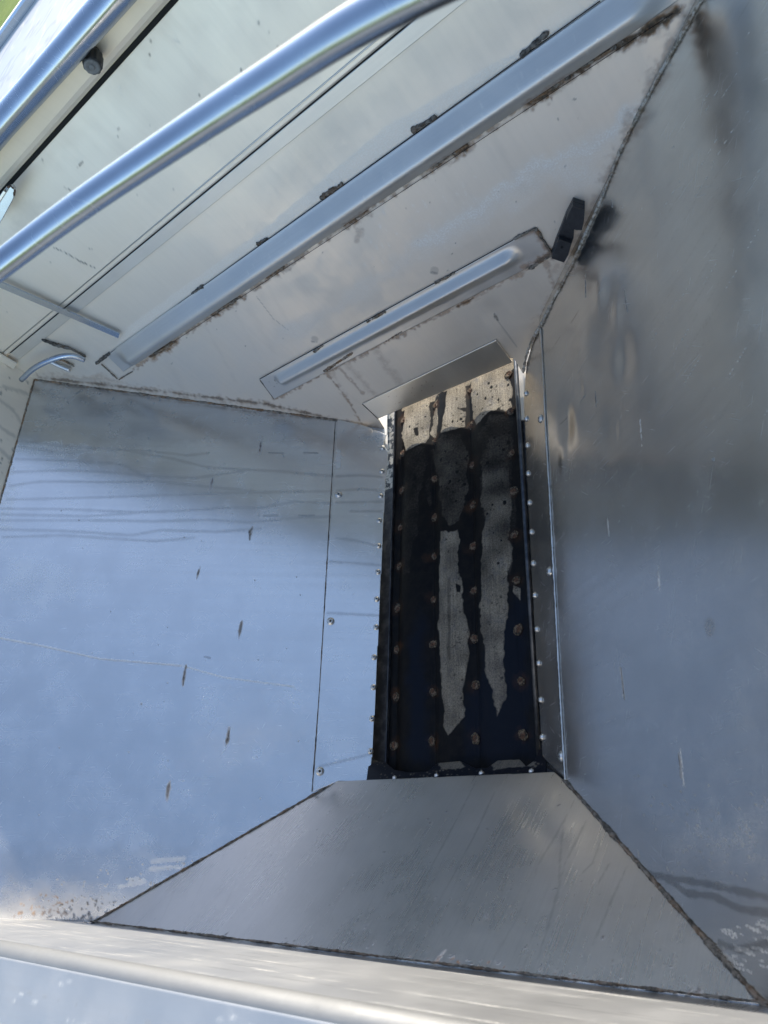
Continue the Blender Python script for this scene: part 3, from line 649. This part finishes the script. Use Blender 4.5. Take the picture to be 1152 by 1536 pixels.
# ribs: plate with a pressed bead, height field over the plate
def rib(corners, prof, ins, ends):
    C = [FF.uv(q) for q in corners]   # TL TR BR BL in photo pixels on the door plane
    ax = unit(C[1] - C[0]); Ln = np.linalg.norm(C[1] - C[0]); nrm = np.array([-ax[1], ax[0]]); e0 = C[0]
    def hf(U, V):
        s_ = (U - e0[0]) * ax[0] + (V - e0[1]) * ax[1]; d = -((U - e0[0]) * nrm[0] + (V - e0[1]) * nrm[1])
        k0 = np.clip((s_ - ins[0]) / ends[0], 0, 1); k1 = np.clip((Ln - ins[1] - s_) / ends[1], 0, 1)
        return np.interp(d, prof[0], prof[1]) * (k0 * k0 * (3 - 2 * k0)) * (k1 * k1 * (3 - 2 * k1))
    p = Panel(FF.off(.0045), C, .0024, thick=.0042, hfun=hf); p.nrm = nrm; p.e0 = e0 - nrm * .055; p.ax = ax; p.Ln = Ln
    H = p.H.reshape(p.nu, p.nv)
    for _ in range(7): H[:, 1:-1] = (H[:, :-2] + 2 * H[:, 1:-1] + H[:, 2:]) / 4
    p.H = H.ravel(); return p
r1 = rib([(160, 531), (985, -58), (1028, -8), (186, 556)], ([0, .004, .040, .048, .056, .082, .088, .2], [0, .001, .027, .030, .027, .004, .001, 0]), (.02, -.02), (.06, .10))
for k in range(60):
    t = rng.random(); s_ = .02 + t * (r1.Ln - .1); d = -.02 + .05 * rng.random(); u0 = r1.e0 + r1.ax * s_ + r1.nrm * d
    r1.stroke('white', [u0, u0 + r1.nrm * .01 * rng.random()], .0010 + .0018 * rng.random(), .3, .8, .001, world=True, seed=k)
for a, b in (((520, 332), (560, 306)), ((640, 256), (700, 214)), ((790, 152), (858, 106))): r1.stroke('rust', [a, b], .006, .5, 1.2, .008)
ro1 = r1.build('pressed_rib', M['rib'], door); ro1['label'] = 'long bright pressed rib running the full width of the door'
r2 = rib([(390, 568), (803, 341), (829, 381), (412, 597)], ([0, .010, .013, .031, .036, .041, .056, .060, .2], [0, 0, .001, .020, .0225, .020, .002, 0, 0]), (.045, .055), (.025, .05))
r2.stroke('dirt', [(778, 350), (803, 342), (828, 380), (790, 402)], .004, .8, 1., .006); r2.stroke('rust', [(770, 355), (803, 344), (826, 380), (785, 402)], .009, .7, 1.3, .01)
r2.dots('dirt', [(400, 575), (420, 560), (440, 570), (415, 590)], 4, .001, .002, .7, 3)
ro2 = r2.build('pressed_rib', M['rib'], door); ro2['label'] = 'short pressed rib on a small welded plate above the opening'
def seg_on(a, b, h): return [FF.off(h).w(*FF.uv(a)), FF.off(h).w(*FF.uv(((a[0] + b[0]) / 2, (a[1] + b[1]) / 2))), FF.off(h).w(*FF.uv(b))]
welds = [((480, 297), (515, 274), 'd'), ((617, 196), (655, 174), 'd'), ((780, 84), (824, 46), 'd'), ((385, 366), (402, 356), 'd'), ((288, 440), (306, 427), 'd'), ((144, 545), (166, 528), 'd'),
         ((515, 336), (548, 316), 'w'), ((645, 250), (702, 216), 'w'), ((795, 152), (856, 112), 'w'), ((400, 416), (425, 399), 'w'), ((318, 470), (358, 446), 'w'), ((232, 530), (262, 512), 'w'), ((870, 102), (925, 68), 'w'), ((152, 545), (177, 568), 'w'), ((178, 569), (200, 556), 'w'),
         ((470, 527), (486, 516), 'w'), ((550, 482), (580, 465), 'w'), ((652, 424), (684, 407), 'w'), ((770, 358), (803, 341), 'w'), ((803, 341), (829, 381), 'w'), ((829, 381), (793, 402), 'w'), ((530, 527), (486, 556), 'w'), ((604, 495), (578, 511), 'w'), ((390, 568), (411, 597), 'd')]
for i, (a, b, k) in enumerate(welds):
    thin = i >= 22 or i in (13, 14)
    weld_line('stitch_weld', seg_on(a, b, .003), .0022 if thin else (.0040 if k == 'w' else .0048), M['weld'] if k == 'w' else M['weld_dark'], door, 40 + i, .9, step=.003)
for (a, b) in (((166, 528), (900, 0)), ((390, 567), (803, 340)), ((240, 525), (1010, 18))):
    A_ = FF.uv(a); B_ = FF.uv(b)
    link('edge_gap_shade', tube([FF.off(.0045).w(*A_), FF.off(.0045).w(*B_)], .0010 if a[0] != 240 else .0006, 6, 1), M['void'], door)  # thin black rods painting the shade line along the plate edges

# gate flap at the foot of the door
zq = lambda q, z: onp(q, np.array([0, 0, 1.]), z)
G = [FF.off(.006).w(*FF.uv((544, 604))), FF.off(.006).w(*FF.uv((744, 508))), zq((769, 541), .066), zq((567, 628), .076)]
gn = unit(np.cross(np.array(G[1]) - G[0], np.array(G[3]) - G[0])); gn = gn if gn[1] < 0 else -gn
FG = Frame(gn, unit(np.array(G[1]) - G[0]), G[0])
gp = Panel(FG, pol(FG, G), .003, thick=.003)
gp.dots('rust', [(560, 604), (640, 570), (650, 580), (575, 620)], 14, .0008, .002, .8, 5)
gp.stroke('dull', [(548, 602), (744, 508)], .0012, .6)
fl = gp.build('gate_flap', M['flap'], door)
link('flap_edge', tube([G[0], G[3]], .0014, 6, 1), M['void'], door)
plate('foot_plate', [FFz(-1.30, .13) + np.array([0, .012, 0]), FFz(-.78, .13) + np.array([0, .012, 0]), (-.86, 1.365, .068), (-1.33, 1.365, .078)], [0, -1, .1], M['near'], door)

# ------------------------------------------------------------------ head beam above the door, rim tube, outer cover
beam = tag(empty('head_beam', (-1.1, 1.55, 1.235)), 'pale steel cross beam with rolled lower edge above the end door, black knob on it', 'beam')
zb0 = onp((125, 145), np.array([0, 1., 0]), 1.55)[2]
bp = []
x0, x1 = XL, XR
prof = [(1.640, zb0 + .085), (1.640, zb0 - .0), (1.575, zb0 - .006), (1.558, zb0 - .002), (1.551, zb0 + .006), (1.549, zb0 + .016), (1.549, zb0 + .085)]
V = [(x0, y, z) for y, z in prof] + [(x1, y, z) for y, z in prof]; n = len(prof)
bmh = mesh(V, [tuple(range(n))[::-1], tuple(range(n, 2 * n))] + [(i, (i + 1) % n, n + (i + 1) % n, n + i) for i in range(n)])
link('beam_body', bmh, M['far'], beam)
link('beam_shade_strip', box(x0, x1, 1.566, 1.60, zb0 - .016, zb0 - .006), M['void'], beam)  # black box painting the contact shadow under the beam

kb = tag(empty('clamp_knob', onp((150, 100), np.array([0, 1., 0]), 1.549)), 'small black ribbed plastic knob with a grey end ring on the cross beam', 'knob')
kc = onp((141, 76), np.array([0, 1., 0]), 1.549)
FK = Frame([.12, -1, -.10], [1, 0, 0], kc)
def knob():
    V = []; F = []; seg = 40
    pr_ = [(.012, 0), (.013, .012), (.019, .014), (.0205, .018), (.0205, .045), (.019, .050), (.0145, .0515)]
    for j, (r, z) in enumerate(pr_):
        for k in range(seg):
            a = 2 * math.pi * k / seg; rr = r * (1 - (.06 if (k // 2) % 2 and 2 <= j <= 5 else 0)); V.append((rr * math.cos(a), rr * math.sin(a), z))
    for j in range(len(pr_) - 1):
        for k in range(seg):
            a = j * seg + k; b = j * seg + (k + 1) % seg; F.append((a, b, b + seg, a + seg))
    F.append(tuple((len(pr_) - 1) * seg + k for k in range(seg))); F.append(tuple(range(seg))[::-1]); return mesh(V, F)
link('knob_grip', knob(), M['plastic'], kb, FK)
link('end_ring', lathe([(.0165, .0500), (.0165, .0525), (.0120, .0530), (.0105, .0522)], 32), M['knobring'], kb, FK)
link('centre_screw', lathe([(.006, .0512), (.006, .0535), (.004, .0545), (.002, .0540)], 18), M['knobring'], kb, FK)

rt = tube([(XL, 1.50, 1.327), (-1.43, 1.50, 1.325), (-.99, 1.50, 1.314), (XR, 1.50, 1.295)], .0300, 32, 1)
tag(link('rim_tube', rt, M['tube']), 'shiny blue-reflecting steel rim tube next to the sunlit cover sheet, upper left', 'tube')
cover = tag(empty('cover_sheet', (-1.2, 1.8, 1.32)), 'swirl scratched steel cover sheet glaring in the sun beside green grass', 'cover')
FC = Frame([0, 0, 1], [1, 0, 0], [0, 0, 1.328])
pc = Panel(FC, [(XL, 1.535), (XR, 1.535), (XR, 2.10), (XL, 2.10)], .008, thick=.004)
for k in range(160):
    u = -1.9 + rng.random() * 1.2; v = 1.55 + rng.random() * .5; r_ = .01 + rng.random() * .05; t0 = rng.random() * 6.28; t1 = t0 + 1 + rng.random() * 2
    pc.stroke('white' if k % 2 else 'dull', [(u + r_ * math.cos(t), v + r_ * math.sin(t)) for t in np.linspace(t0, t1, 5)], .003 + .003 * rng.random(), .5, .8, .003, world=True, seed=k)
pc.build('sheet', M['scratch'], cover)
link('edge_bar', box(XL, XR, 2.10, 2.13, 1.30, 1.352, .006), M['tube'], cover)
link('skirt', box(XL, XR, 2.104, 2.108, .9, 1.30), M['plain'], cover)
link('support_leg', box(-2.2, -2.15, 2.02, 2.07, -1.15, 1.322), M['plain'], cover)
link('support_leg', box(-.2, -.15, 2.02, 2.07, -1.15, 1.322), M['plain'], cover)

# ------------------------------------------------------------------ bow tube over the hopper
pts = [((-420, 735), 1.55), ((-200, 552), 1.34), ((0, 398), 1.155), ((115, 312), 1.05), ((275, 203), .915), ((415, 112), .81), ((535, 36), .735), ((680, -40), .68), ((860, -120), .66)]
bowp = [CAM + ray(q) * d * .8 for q, d in pts]
bow = tube(bowp, .0136, 40, 10)
tag(link('bow_tube', bow, M['tube']), 'large bent steel tube arching over the hopper, crossing in front of everything, upper left', 'tube')

# ------------------------------------------------------------------ strap, handle, latch tab, block
def bar_on(frame, a, b, wpx0, wpx1, h0, h1, th):
    A_ = frame.uv(a); B_ = frame.uv(b); d = unit(B_ - A_); nn = np.array([-d[1], d[0]]); V = []
    for P_, w, h in ((A_, wpx0, h0), (B_, wpx1, h1)):
        for s_ in (-1, 1):
            for k in (0, th): V.append((P_[0] + nn[0] * w * s_ * .5, P_[1] + nn[1] * w * s_ * .5, h + k))
    F = [(0, 1, 3, 2), (4, 6, 7, 5), (0, 4, 5, 1), (2, 3, 7, 6), (0, 2, 6, 4), (1, 5, 7, 3)]
    return mesh(V, F)
tag(link('flat_strap', bar_on(FF, (-60, 385), (181, 499), .026, .022, .034, .0115, .004), M['tube'], None, FF), 'thin flat steel strap hanging across the door seam at the left, below the big tube', 'strap')
hd = tag(empty('grab_handle', FF.off(.02).w(*FF.uv((90, 535)))), 'small bent round bar handle with a stub in the dirty upper corner of the door', 'handle')
c6 = lambda x, y: (x * .191, 420 + y * .191)
hp = [FF.off(h).w(*FF.uv(c6(x, y))) for x, y, h in ((245, 660, .075), (330, 585, .068), (430, 545, .055), (530, 535, .038), (610, 560, .024), (680, 600, .016))]
link('bent_bar', tube(hp, .0088, 16, 6), M['tube'], hd)
hp = [FF.off(h).w(*FF.uv(c6(x, y))) for x, y, h in ((400, 618, .012), (480, 655, .012), (565, 690, .012))]
link('stub_bar', tube(hp, .0078, 14, 4), M['plain'], hd)
weld_line('weld_blob', [FF.off(.006).w(*FF.uv(c6(x, y))) for x, y in ((330, 455), (430, 495), (560, 530), (680, 590))], .005, M['weld_dark'], hd, 71, .9)
weld_line('weld_blob', [FF.off(.006).w(*FF.uv(c6(x, y))) for x, y in ((430, 600), (520, 630), (590, 670))], .005, M['weld'], hd, 72, .9)
# flat angle across the bottom left corner
tag(link('corner_angle', bar_on(FF, (-40, 505), (26, 544), .034, .034, .013, .013, .006), M['far'], None, FF), 'short flat angle piece crossing the seam at the left frame edge', 'bracket')

lt = tag(empty('latch_tab', onp((10, 300), np.array([0, 1., 0]), 1.53)), 'bright U shaped steel latch tab with a rusty end at the left frame edge', 'latch')
FLt = Frame([.25, -.95, .25], [.75, .1, -.2], onp((8, 305), np.array([0, 1., 0]), 1.52))
def cpoly(c, pts, sc): return [(c[0] + x * sc, c[1] + y * sc) for x, y in pts]
lat_px = [(-25, 330), (8, 282), (18, 279), (22, 285), (20, 298), (0, 335), (-20, 360)]
FLt2 = Frame([0, -1, .2], [1, 0, 0], onp((8, 305), np.array([0, 1., 0]), 1.50))
link('tab_plate', prism([FLt2.uv(q) for q in lat_px], -.010, 0, .001), M['tube'], lt, FLt2)
link('tab_lip', prism([FLt2.uv(q) for q in ((-25, 330), (8, 282), (12, 285), (-20, 334))], 0, .012, .001), M['screw'], lt, FLt2)
weld_line('tab_weld', [FLt2.w(*FLt2.uv(q)) for q in ((10, 281), (16, 279), (22, 285), (21, 294))], .003, M['rust'], lt, 81)

# black rubber block bolted to the door next to the side wall
blk = tag(empty('stop_block', FF.w(*FF.uv((850, 345)))), 'black plastic stop block with a notch and a bolt hole beside the right hand sheet', 'block')
cb = lambda pts: [FF.uv((620 + x * .2951, 280 + y * .2951)) for x, y in pts]
link('block_body', prism(cb([(812, 52), (872, 72), (868, 130), (856, 186), (835, 200), (818, 196), (815, 240), (793, 300), (768, 346), (702, 324), (722, 262), (745, 205), (778, 120)]), 0, .018, .0015), M['plastic'], blk, FF)
link('upper_lobe', prism(cb([(812, 52), (872, 72), (868, 130), (858, 178), (800, 172), (778, 128), (790, 95)]), .0185, .036, .002), M['plastic'], blk, FF)
link('lower_lobe', prism(cb([(742, 222), (806, 244), (790, 302), (768, 342), (704, 320), (722, 266)]), .0185, .036, .002), M['plastic'], blk, FF)
uh, vh = FF.uv((620 + 757 * .2951, 280 + 262 * .2951))
ho = lathe([(.0032, 0), (.0032, .0006), (.002, .0006)], 14); link('bolt_hole_shade', ho, M['void'], blk, Frame(FF.n, FF.u, FF.w(uh, vh, .0362)))  # black disc painting the dark inside of the hole

# ------------------------------------------------------------------ the belt
belt = tag(empty('conveyor_belt', (-1.12, .75, 0)), 'worn black rubber conveyor belt with rusty bolts and dried pale mud, floor of the hopper', 'conveyor belt')
cols = [[(607, 631), (605, 680), (604, 736), (602, 792), (600, 850), (598, 913), (596, 975), (594, 1045), (593, 1118)],
        [(655, 608), (655, 661), (653, 719), (653, 776), (653, 835), (652, 900), (651, 966), (651, 1038), (650, 1112)],
        [(707, 587), (709, 640), (710, 698), (710, 758), (711, 820), (712, 886), (713, 958), (714, 1029), (715, 1108)],
        [(765, 562), (767, 618), (769, 680), (771, 738), (773, 804), (776, 872), (778, 944), (782, 1022), (785, 1103)]]
cxs = [float(np.mean([FB.uv(q)[0] for q in c])) for c in cols]
bx0 = FB.uv((587, 1000))[0]; bx1 = FB.uv((800, 1000))[0]
kn = [bx0 - .03] + cxs + [bx1 + .03]
def belth(U, V):
    h = np.zeros_like(U); amp = [.003, .013, .015, .015, .002]
    for i in range(5):
        t = (U - kn[i]) / (kn[i + 1] - kn[i]); m = (t >= 0) & (t <= 1)
        tt = np.clip(t, 0, 1) ** .75
        h[m] += (amp[i] * np.sin(np.pi * tt) ** 1.2)[m]
    wob = np.sin(V * 9 + U * 4) * .0012 + np.sin(V * 23 + U * 11) * .0006
    return h + wob * (h > .002)
bp_ = Panel(FB, [(bx0, .10), (bx1, .10), (bx1, 2.3), (bx0, 2.3)], .0022, thick=.006, hfun=belth)
bp_.A = {k: np.zeros(bp_.U.size, np.float32) for k in ('mud', 'blue', 'rust')}
cu = lambda pts: [(540 + x * .2778, 520 + y * .2778) for x, y in pts]       # crop of the upper belt
cl = lambda pts: [(540 + x * .2951, 850 + y * .2951) for x, y in pts]       # crop of the lower belt
# mud near the opening, painted brighter up to the edge of the sun patch
bp_.fill('mud', cu([(255, 330), (380, 280), (385, 480), (360, 520), (255, 575), (225, 470), (232, 400)]), 1., .003, .008, seed=1)
bp_.fill('mud', cu([(395, 400), (412, 300), (432, 285), (428, 470), (410, 500), (385, 470)]), .9, .003, .008, seed=2)
bp_.fill('mud', cu([(488, 235), (575, 190), (580, 330), (575, 440), (450, 480), (475, 330)]), 1., .003, .008, seed=3)
bp_.fill('mud', cu([(605, 185), (790, 120), (812, 180), (830, 330), (720, 360), (640, 430), (605, 330), (600, 240)]), 1., .003, .012, seed=4)
bp_.fill('mud', cu([(230, 180), (830, -80), (850, 120), (620, 195), (400, 300), (230, 350)]), .9, .003, .02, seed=14)
for k in range(60):
    p = cu([(260 + rng.random() * 560, 150 + rng.random() * 350)])[0]; bp_.stroke('mud', [p, (p[0], p[1] + .5)], .001, 0)
# crust on the humps, painted dimmer to deepen the shade there
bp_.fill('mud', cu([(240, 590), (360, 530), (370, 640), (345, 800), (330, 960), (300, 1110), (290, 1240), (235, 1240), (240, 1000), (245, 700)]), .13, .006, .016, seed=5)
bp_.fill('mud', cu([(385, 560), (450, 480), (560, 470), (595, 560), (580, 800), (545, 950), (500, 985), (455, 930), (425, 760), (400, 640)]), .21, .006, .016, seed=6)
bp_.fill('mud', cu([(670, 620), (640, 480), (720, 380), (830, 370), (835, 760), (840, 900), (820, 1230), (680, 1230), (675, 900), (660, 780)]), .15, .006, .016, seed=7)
# long dried tongues
bp_.fill('mud', cu([(445, 1000), (500, 1010), (545, 990), (550, 1100), (545, 1224)]) + cl([(525, 60), (535, 180), (560, 330), (562, 440), (550, 560), (538, 660), (545, 760), (500, 820), (478, 850), (462, 866), (450, 845), (440, 800), (430, 640), (412, 440), (408, 280), (415, 120), (415, 0)]), .68, .004, .011, seed=8)
TP = cu([(668, 640), (700, 500), (800, 470), (826, 760), (824, 1000), (820, 1224)])
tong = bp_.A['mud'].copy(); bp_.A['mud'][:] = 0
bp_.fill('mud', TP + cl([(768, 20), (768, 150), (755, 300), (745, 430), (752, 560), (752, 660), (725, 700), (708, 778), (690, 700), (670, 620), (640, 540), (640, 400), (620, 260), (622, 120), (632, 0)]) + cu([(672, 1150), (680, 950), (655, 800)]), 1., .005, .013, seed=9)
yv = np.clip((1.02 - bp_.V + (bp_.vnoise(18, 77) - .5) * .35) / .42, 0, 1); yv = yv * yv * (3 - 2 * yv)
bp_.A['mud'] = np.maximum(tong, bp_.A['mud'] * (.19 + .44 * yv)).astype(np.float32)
bp_.fill('mud', cl([(780, 95), (820, 110), (815, 180), (795, 150), (778, 130)]), .8, .002, .004, seed=10)
bp_.fill('mud', cu([(350, 730), (380, 690), (395, 860), (370, 870)]), .12, .004, .01, seed=11)
bp_.A['mud'] *= (.55 + .6 * bp_.vnoise(26, 91)).astype(np.float32)
# bare spots inside
for c_, n_, s_ in ((cu([(240, 590), (360, 530), (330, 960), (290, 1240), (235, 1240)]), 25, 1), (cu([(400, 560), (590, 500), (570, 830), (470, 900)]), 28, 2), (cu([(650, 450), (830, 380), (830, 1200), (680, 1200)]), 20, 3), (cu([(260, 340), (820, 140), (810, 330), (260, 540)]), 90, 4)):
    r0 = np.random.default_rng(s_); P = np.array(c_); k = 0
    while k < n_:
        q = P.min(0) + r0.random(2) * (P.max(0) - P.min(0)); k += 1
        if not bp_.inside(np.array([q[0]]), np.array([q[1]]), P)[0]: continue
        u, v = FB.uv(q); rad = .0012 + .004 * r0.random() ** 3
        bp_.A['mud'] *= np.clip((np.hypot(bp_.U - u, (bp_.V - v) * (.6 + .5 * r0.random())) - rad) / .001, 0, 1)
bp_.fill('mud', cu([(300, 450), (325, 440), (330, 490), (310, 490)]), 1., .001, .003, mode='cut'); bp_.fill('mud', cu([(532, 345), (590, 330), (620, 420), (590, 420), (575, 360)]), 1., .001, .006, mode='cut')
bp_.fill('mud', cl([(455, 60), (480, 60), (482, 470), (458, 500)]), .45, .006, .004, mode='cut'); bp_.fill('mud', cl([(500, 90), (528, 100), (524, 140), (505, 140)]), .9, .002, .004, mode='cut')
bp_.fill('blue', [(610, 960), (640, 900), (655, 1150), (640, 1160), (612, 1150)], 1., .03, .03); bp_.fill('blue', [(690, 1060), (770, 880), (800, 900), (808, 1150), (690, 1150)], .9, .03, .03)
for c in cols:
    for q in c: bp_.stroke('rust', [q, (q[0] + 3 * rng.normal(), q[1] + 3 * rng.normal())], .010 + .006 * rng.random(), .06 + .22 * rng.random(), 1.6, .012, seed=int(q[1]))
bp_.build('belt_rubber', M['belt'], belt)
def bolt_head():
    prof = [(.0088, 0), (.0090, .0018), (.0082, .0030), (.0068, .0028), (.0058, .0012), (.0044, .0010), (.0034, .0034), (.0015, .0038)]
    return lathe(prof, 20)
def bolt_ring(seed=0):
    r0 = np.random.default_rng(seed); n = 30; V = []; F = []; ph = r0.random(4) * 6.28
    for k in range(n):
        a = 2 * math.pi * k / n; w = 1 + .10 * math.sin(a + ph[0]) + .10 * math.sin(2 * a + ph[1]) + .06 * math.sin(5 * a + ph[2]) + .05 * r0.normal()
        h = .0018 * (.7 + .6 * r0.random())
        for rr, z in ((.0085, .0002), (.0096, h * 1.5), (.0118 * w, h), (.0136 * w, .0002)): V.append((rr * math.cos(a), rr * math.sin(a), z))
    for k in range(n):
        for j in range(3):
            a = k * 4 + j; b = ((k + 1) % n) * 4 + j; F.append((a, a + 1, b + 1, b))
    return mesh(V, F, True)
for c in cols:
    for q in c:
        b = place_on('bolt', 'bolt', bolt_head, [M['rust']], FB, q, belt, .0035)
        sc_ = .82 + .22 * rng.random(); b.scale = (sc_, sc_ * (.9 + .2 * rng.random()), 1)
        kk = int(rng.integers(0, 7)); place_on('washer_crust', 'bring%d' % kk, lambda: bolt_ring(kk), [M['ring']], FB, (q[0] + rng.normal() * .5, q[1] + rng.normal() * .5), b, .0034)

# side channels of the conveyor
conv = tag(empty('conveyor_chassis', (-1.12, .75, -.05)), 'dark steel channels along both sides of the conveyor belt', 'frame')
xl0 = FB.uv((560, 1000))[0]
FRl = Frame([0, 0, 1], [0, 1, 0], [0, 0, .004])
cp = Panel(FRl, [(.05, -bx0 + .004), (2.3, -bx0 + .004), (2.3, -bx0 + .115), (.05, -bx0 + .115)], .004, thick=.02)
cp.A['white'][:] = np.where(cp.U > 1.10, .8, 0.)  # peeled white kept to the sunlit stretch, sun painted into the colour
cp.build('channel_flange', M['rail'], conv)
link('channel_lip', box(bx0 - .0045, bx0 - .0015, .1, 2.3, -.02, .011), M['rail'], conv)
link('channel_web', box(bx0 - .075, bx0 - .070, .1, 2.3, -.12, .0), M['rail'], conv)
link('channel_flange', box(bx1 + .004, bx1 + .10, .05, 2.3, -.016, .004), M['rail'], conv)
link('channel_lip', tube([(bx1 + .008, .12, .010), (bx1 + .008, 2.3, .010)], .007, 12, 1), M['rail'], conv)
link('bed_plate', box(bx0 - .1, bx1 + .1, .02, 2.3, -.14, -.12), M['plain'], conv)
link('seal_step', box(bx1 + .016, bx1 + .06, 1.16, 2.2, .005, .012), M['flap'], conv)

# rubber seal at the near end
seal = tag(empty('rubber_seal', FN.off(-.006).w(*FN.uv((680, 1160)))), 'torn black rubber seal strip tucked under the near chute edge, across the belt', 'seal')
sp = Panel(FN.off(-.005), [FN.uv(q) for q in ((553, 1134), (562, 1138), (578, 1142), (590, 1152), (610, 1156), (640, 1155), (655, 1142), (690, 1139), (712, 1150), (730, 1149), (745, 1138), (778, 1136), (788, 1147), (800, 1138), (808, 1122), (816, 1110), (820, 1185), (545, 1195))], .0025, thick=.004)
sp.A = {k: np.zeros(sp.U.size, np.float32) for k in ('mud', 'blue', 'rust')}
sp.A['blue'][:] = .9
sp.fill('mud', [(655, 1143), (690, 1139), (700, 1150), (690, 1153), (660, 1155)], .45, .003, .008); sp.fill('mud', [(735, 1146), (745, 1138), (780, 1138), (800, 1140), (805, 1150), (760, 1153), (740, 1153)], .4, .003, .01)
for k in range(120):
    x = 560 + rng.random() * 255; y = 1140 + rng.random() * 26; sp.stroke('mud', [(x, y), (x + 2 * rng.random(), y + 1)], .0006 + .0012 * rng.random(), .5, .8, .001, seed=k)
so = sp.build('rubber_strip', M['belt'], seal)
fsn = FN.off(-.0045)
for q in ((592, 1167), (655, 1163.5), (722, 1160), (797, 1157)):
    place_on('screw', 's3', lambda: screw_head(.0062), [M['screw'], M['void']], fsn, q, so)
link('end_plate', box(bx0 - .06, bx1 + .06, .02, .13, -.02, .0), M['rail'], seal)
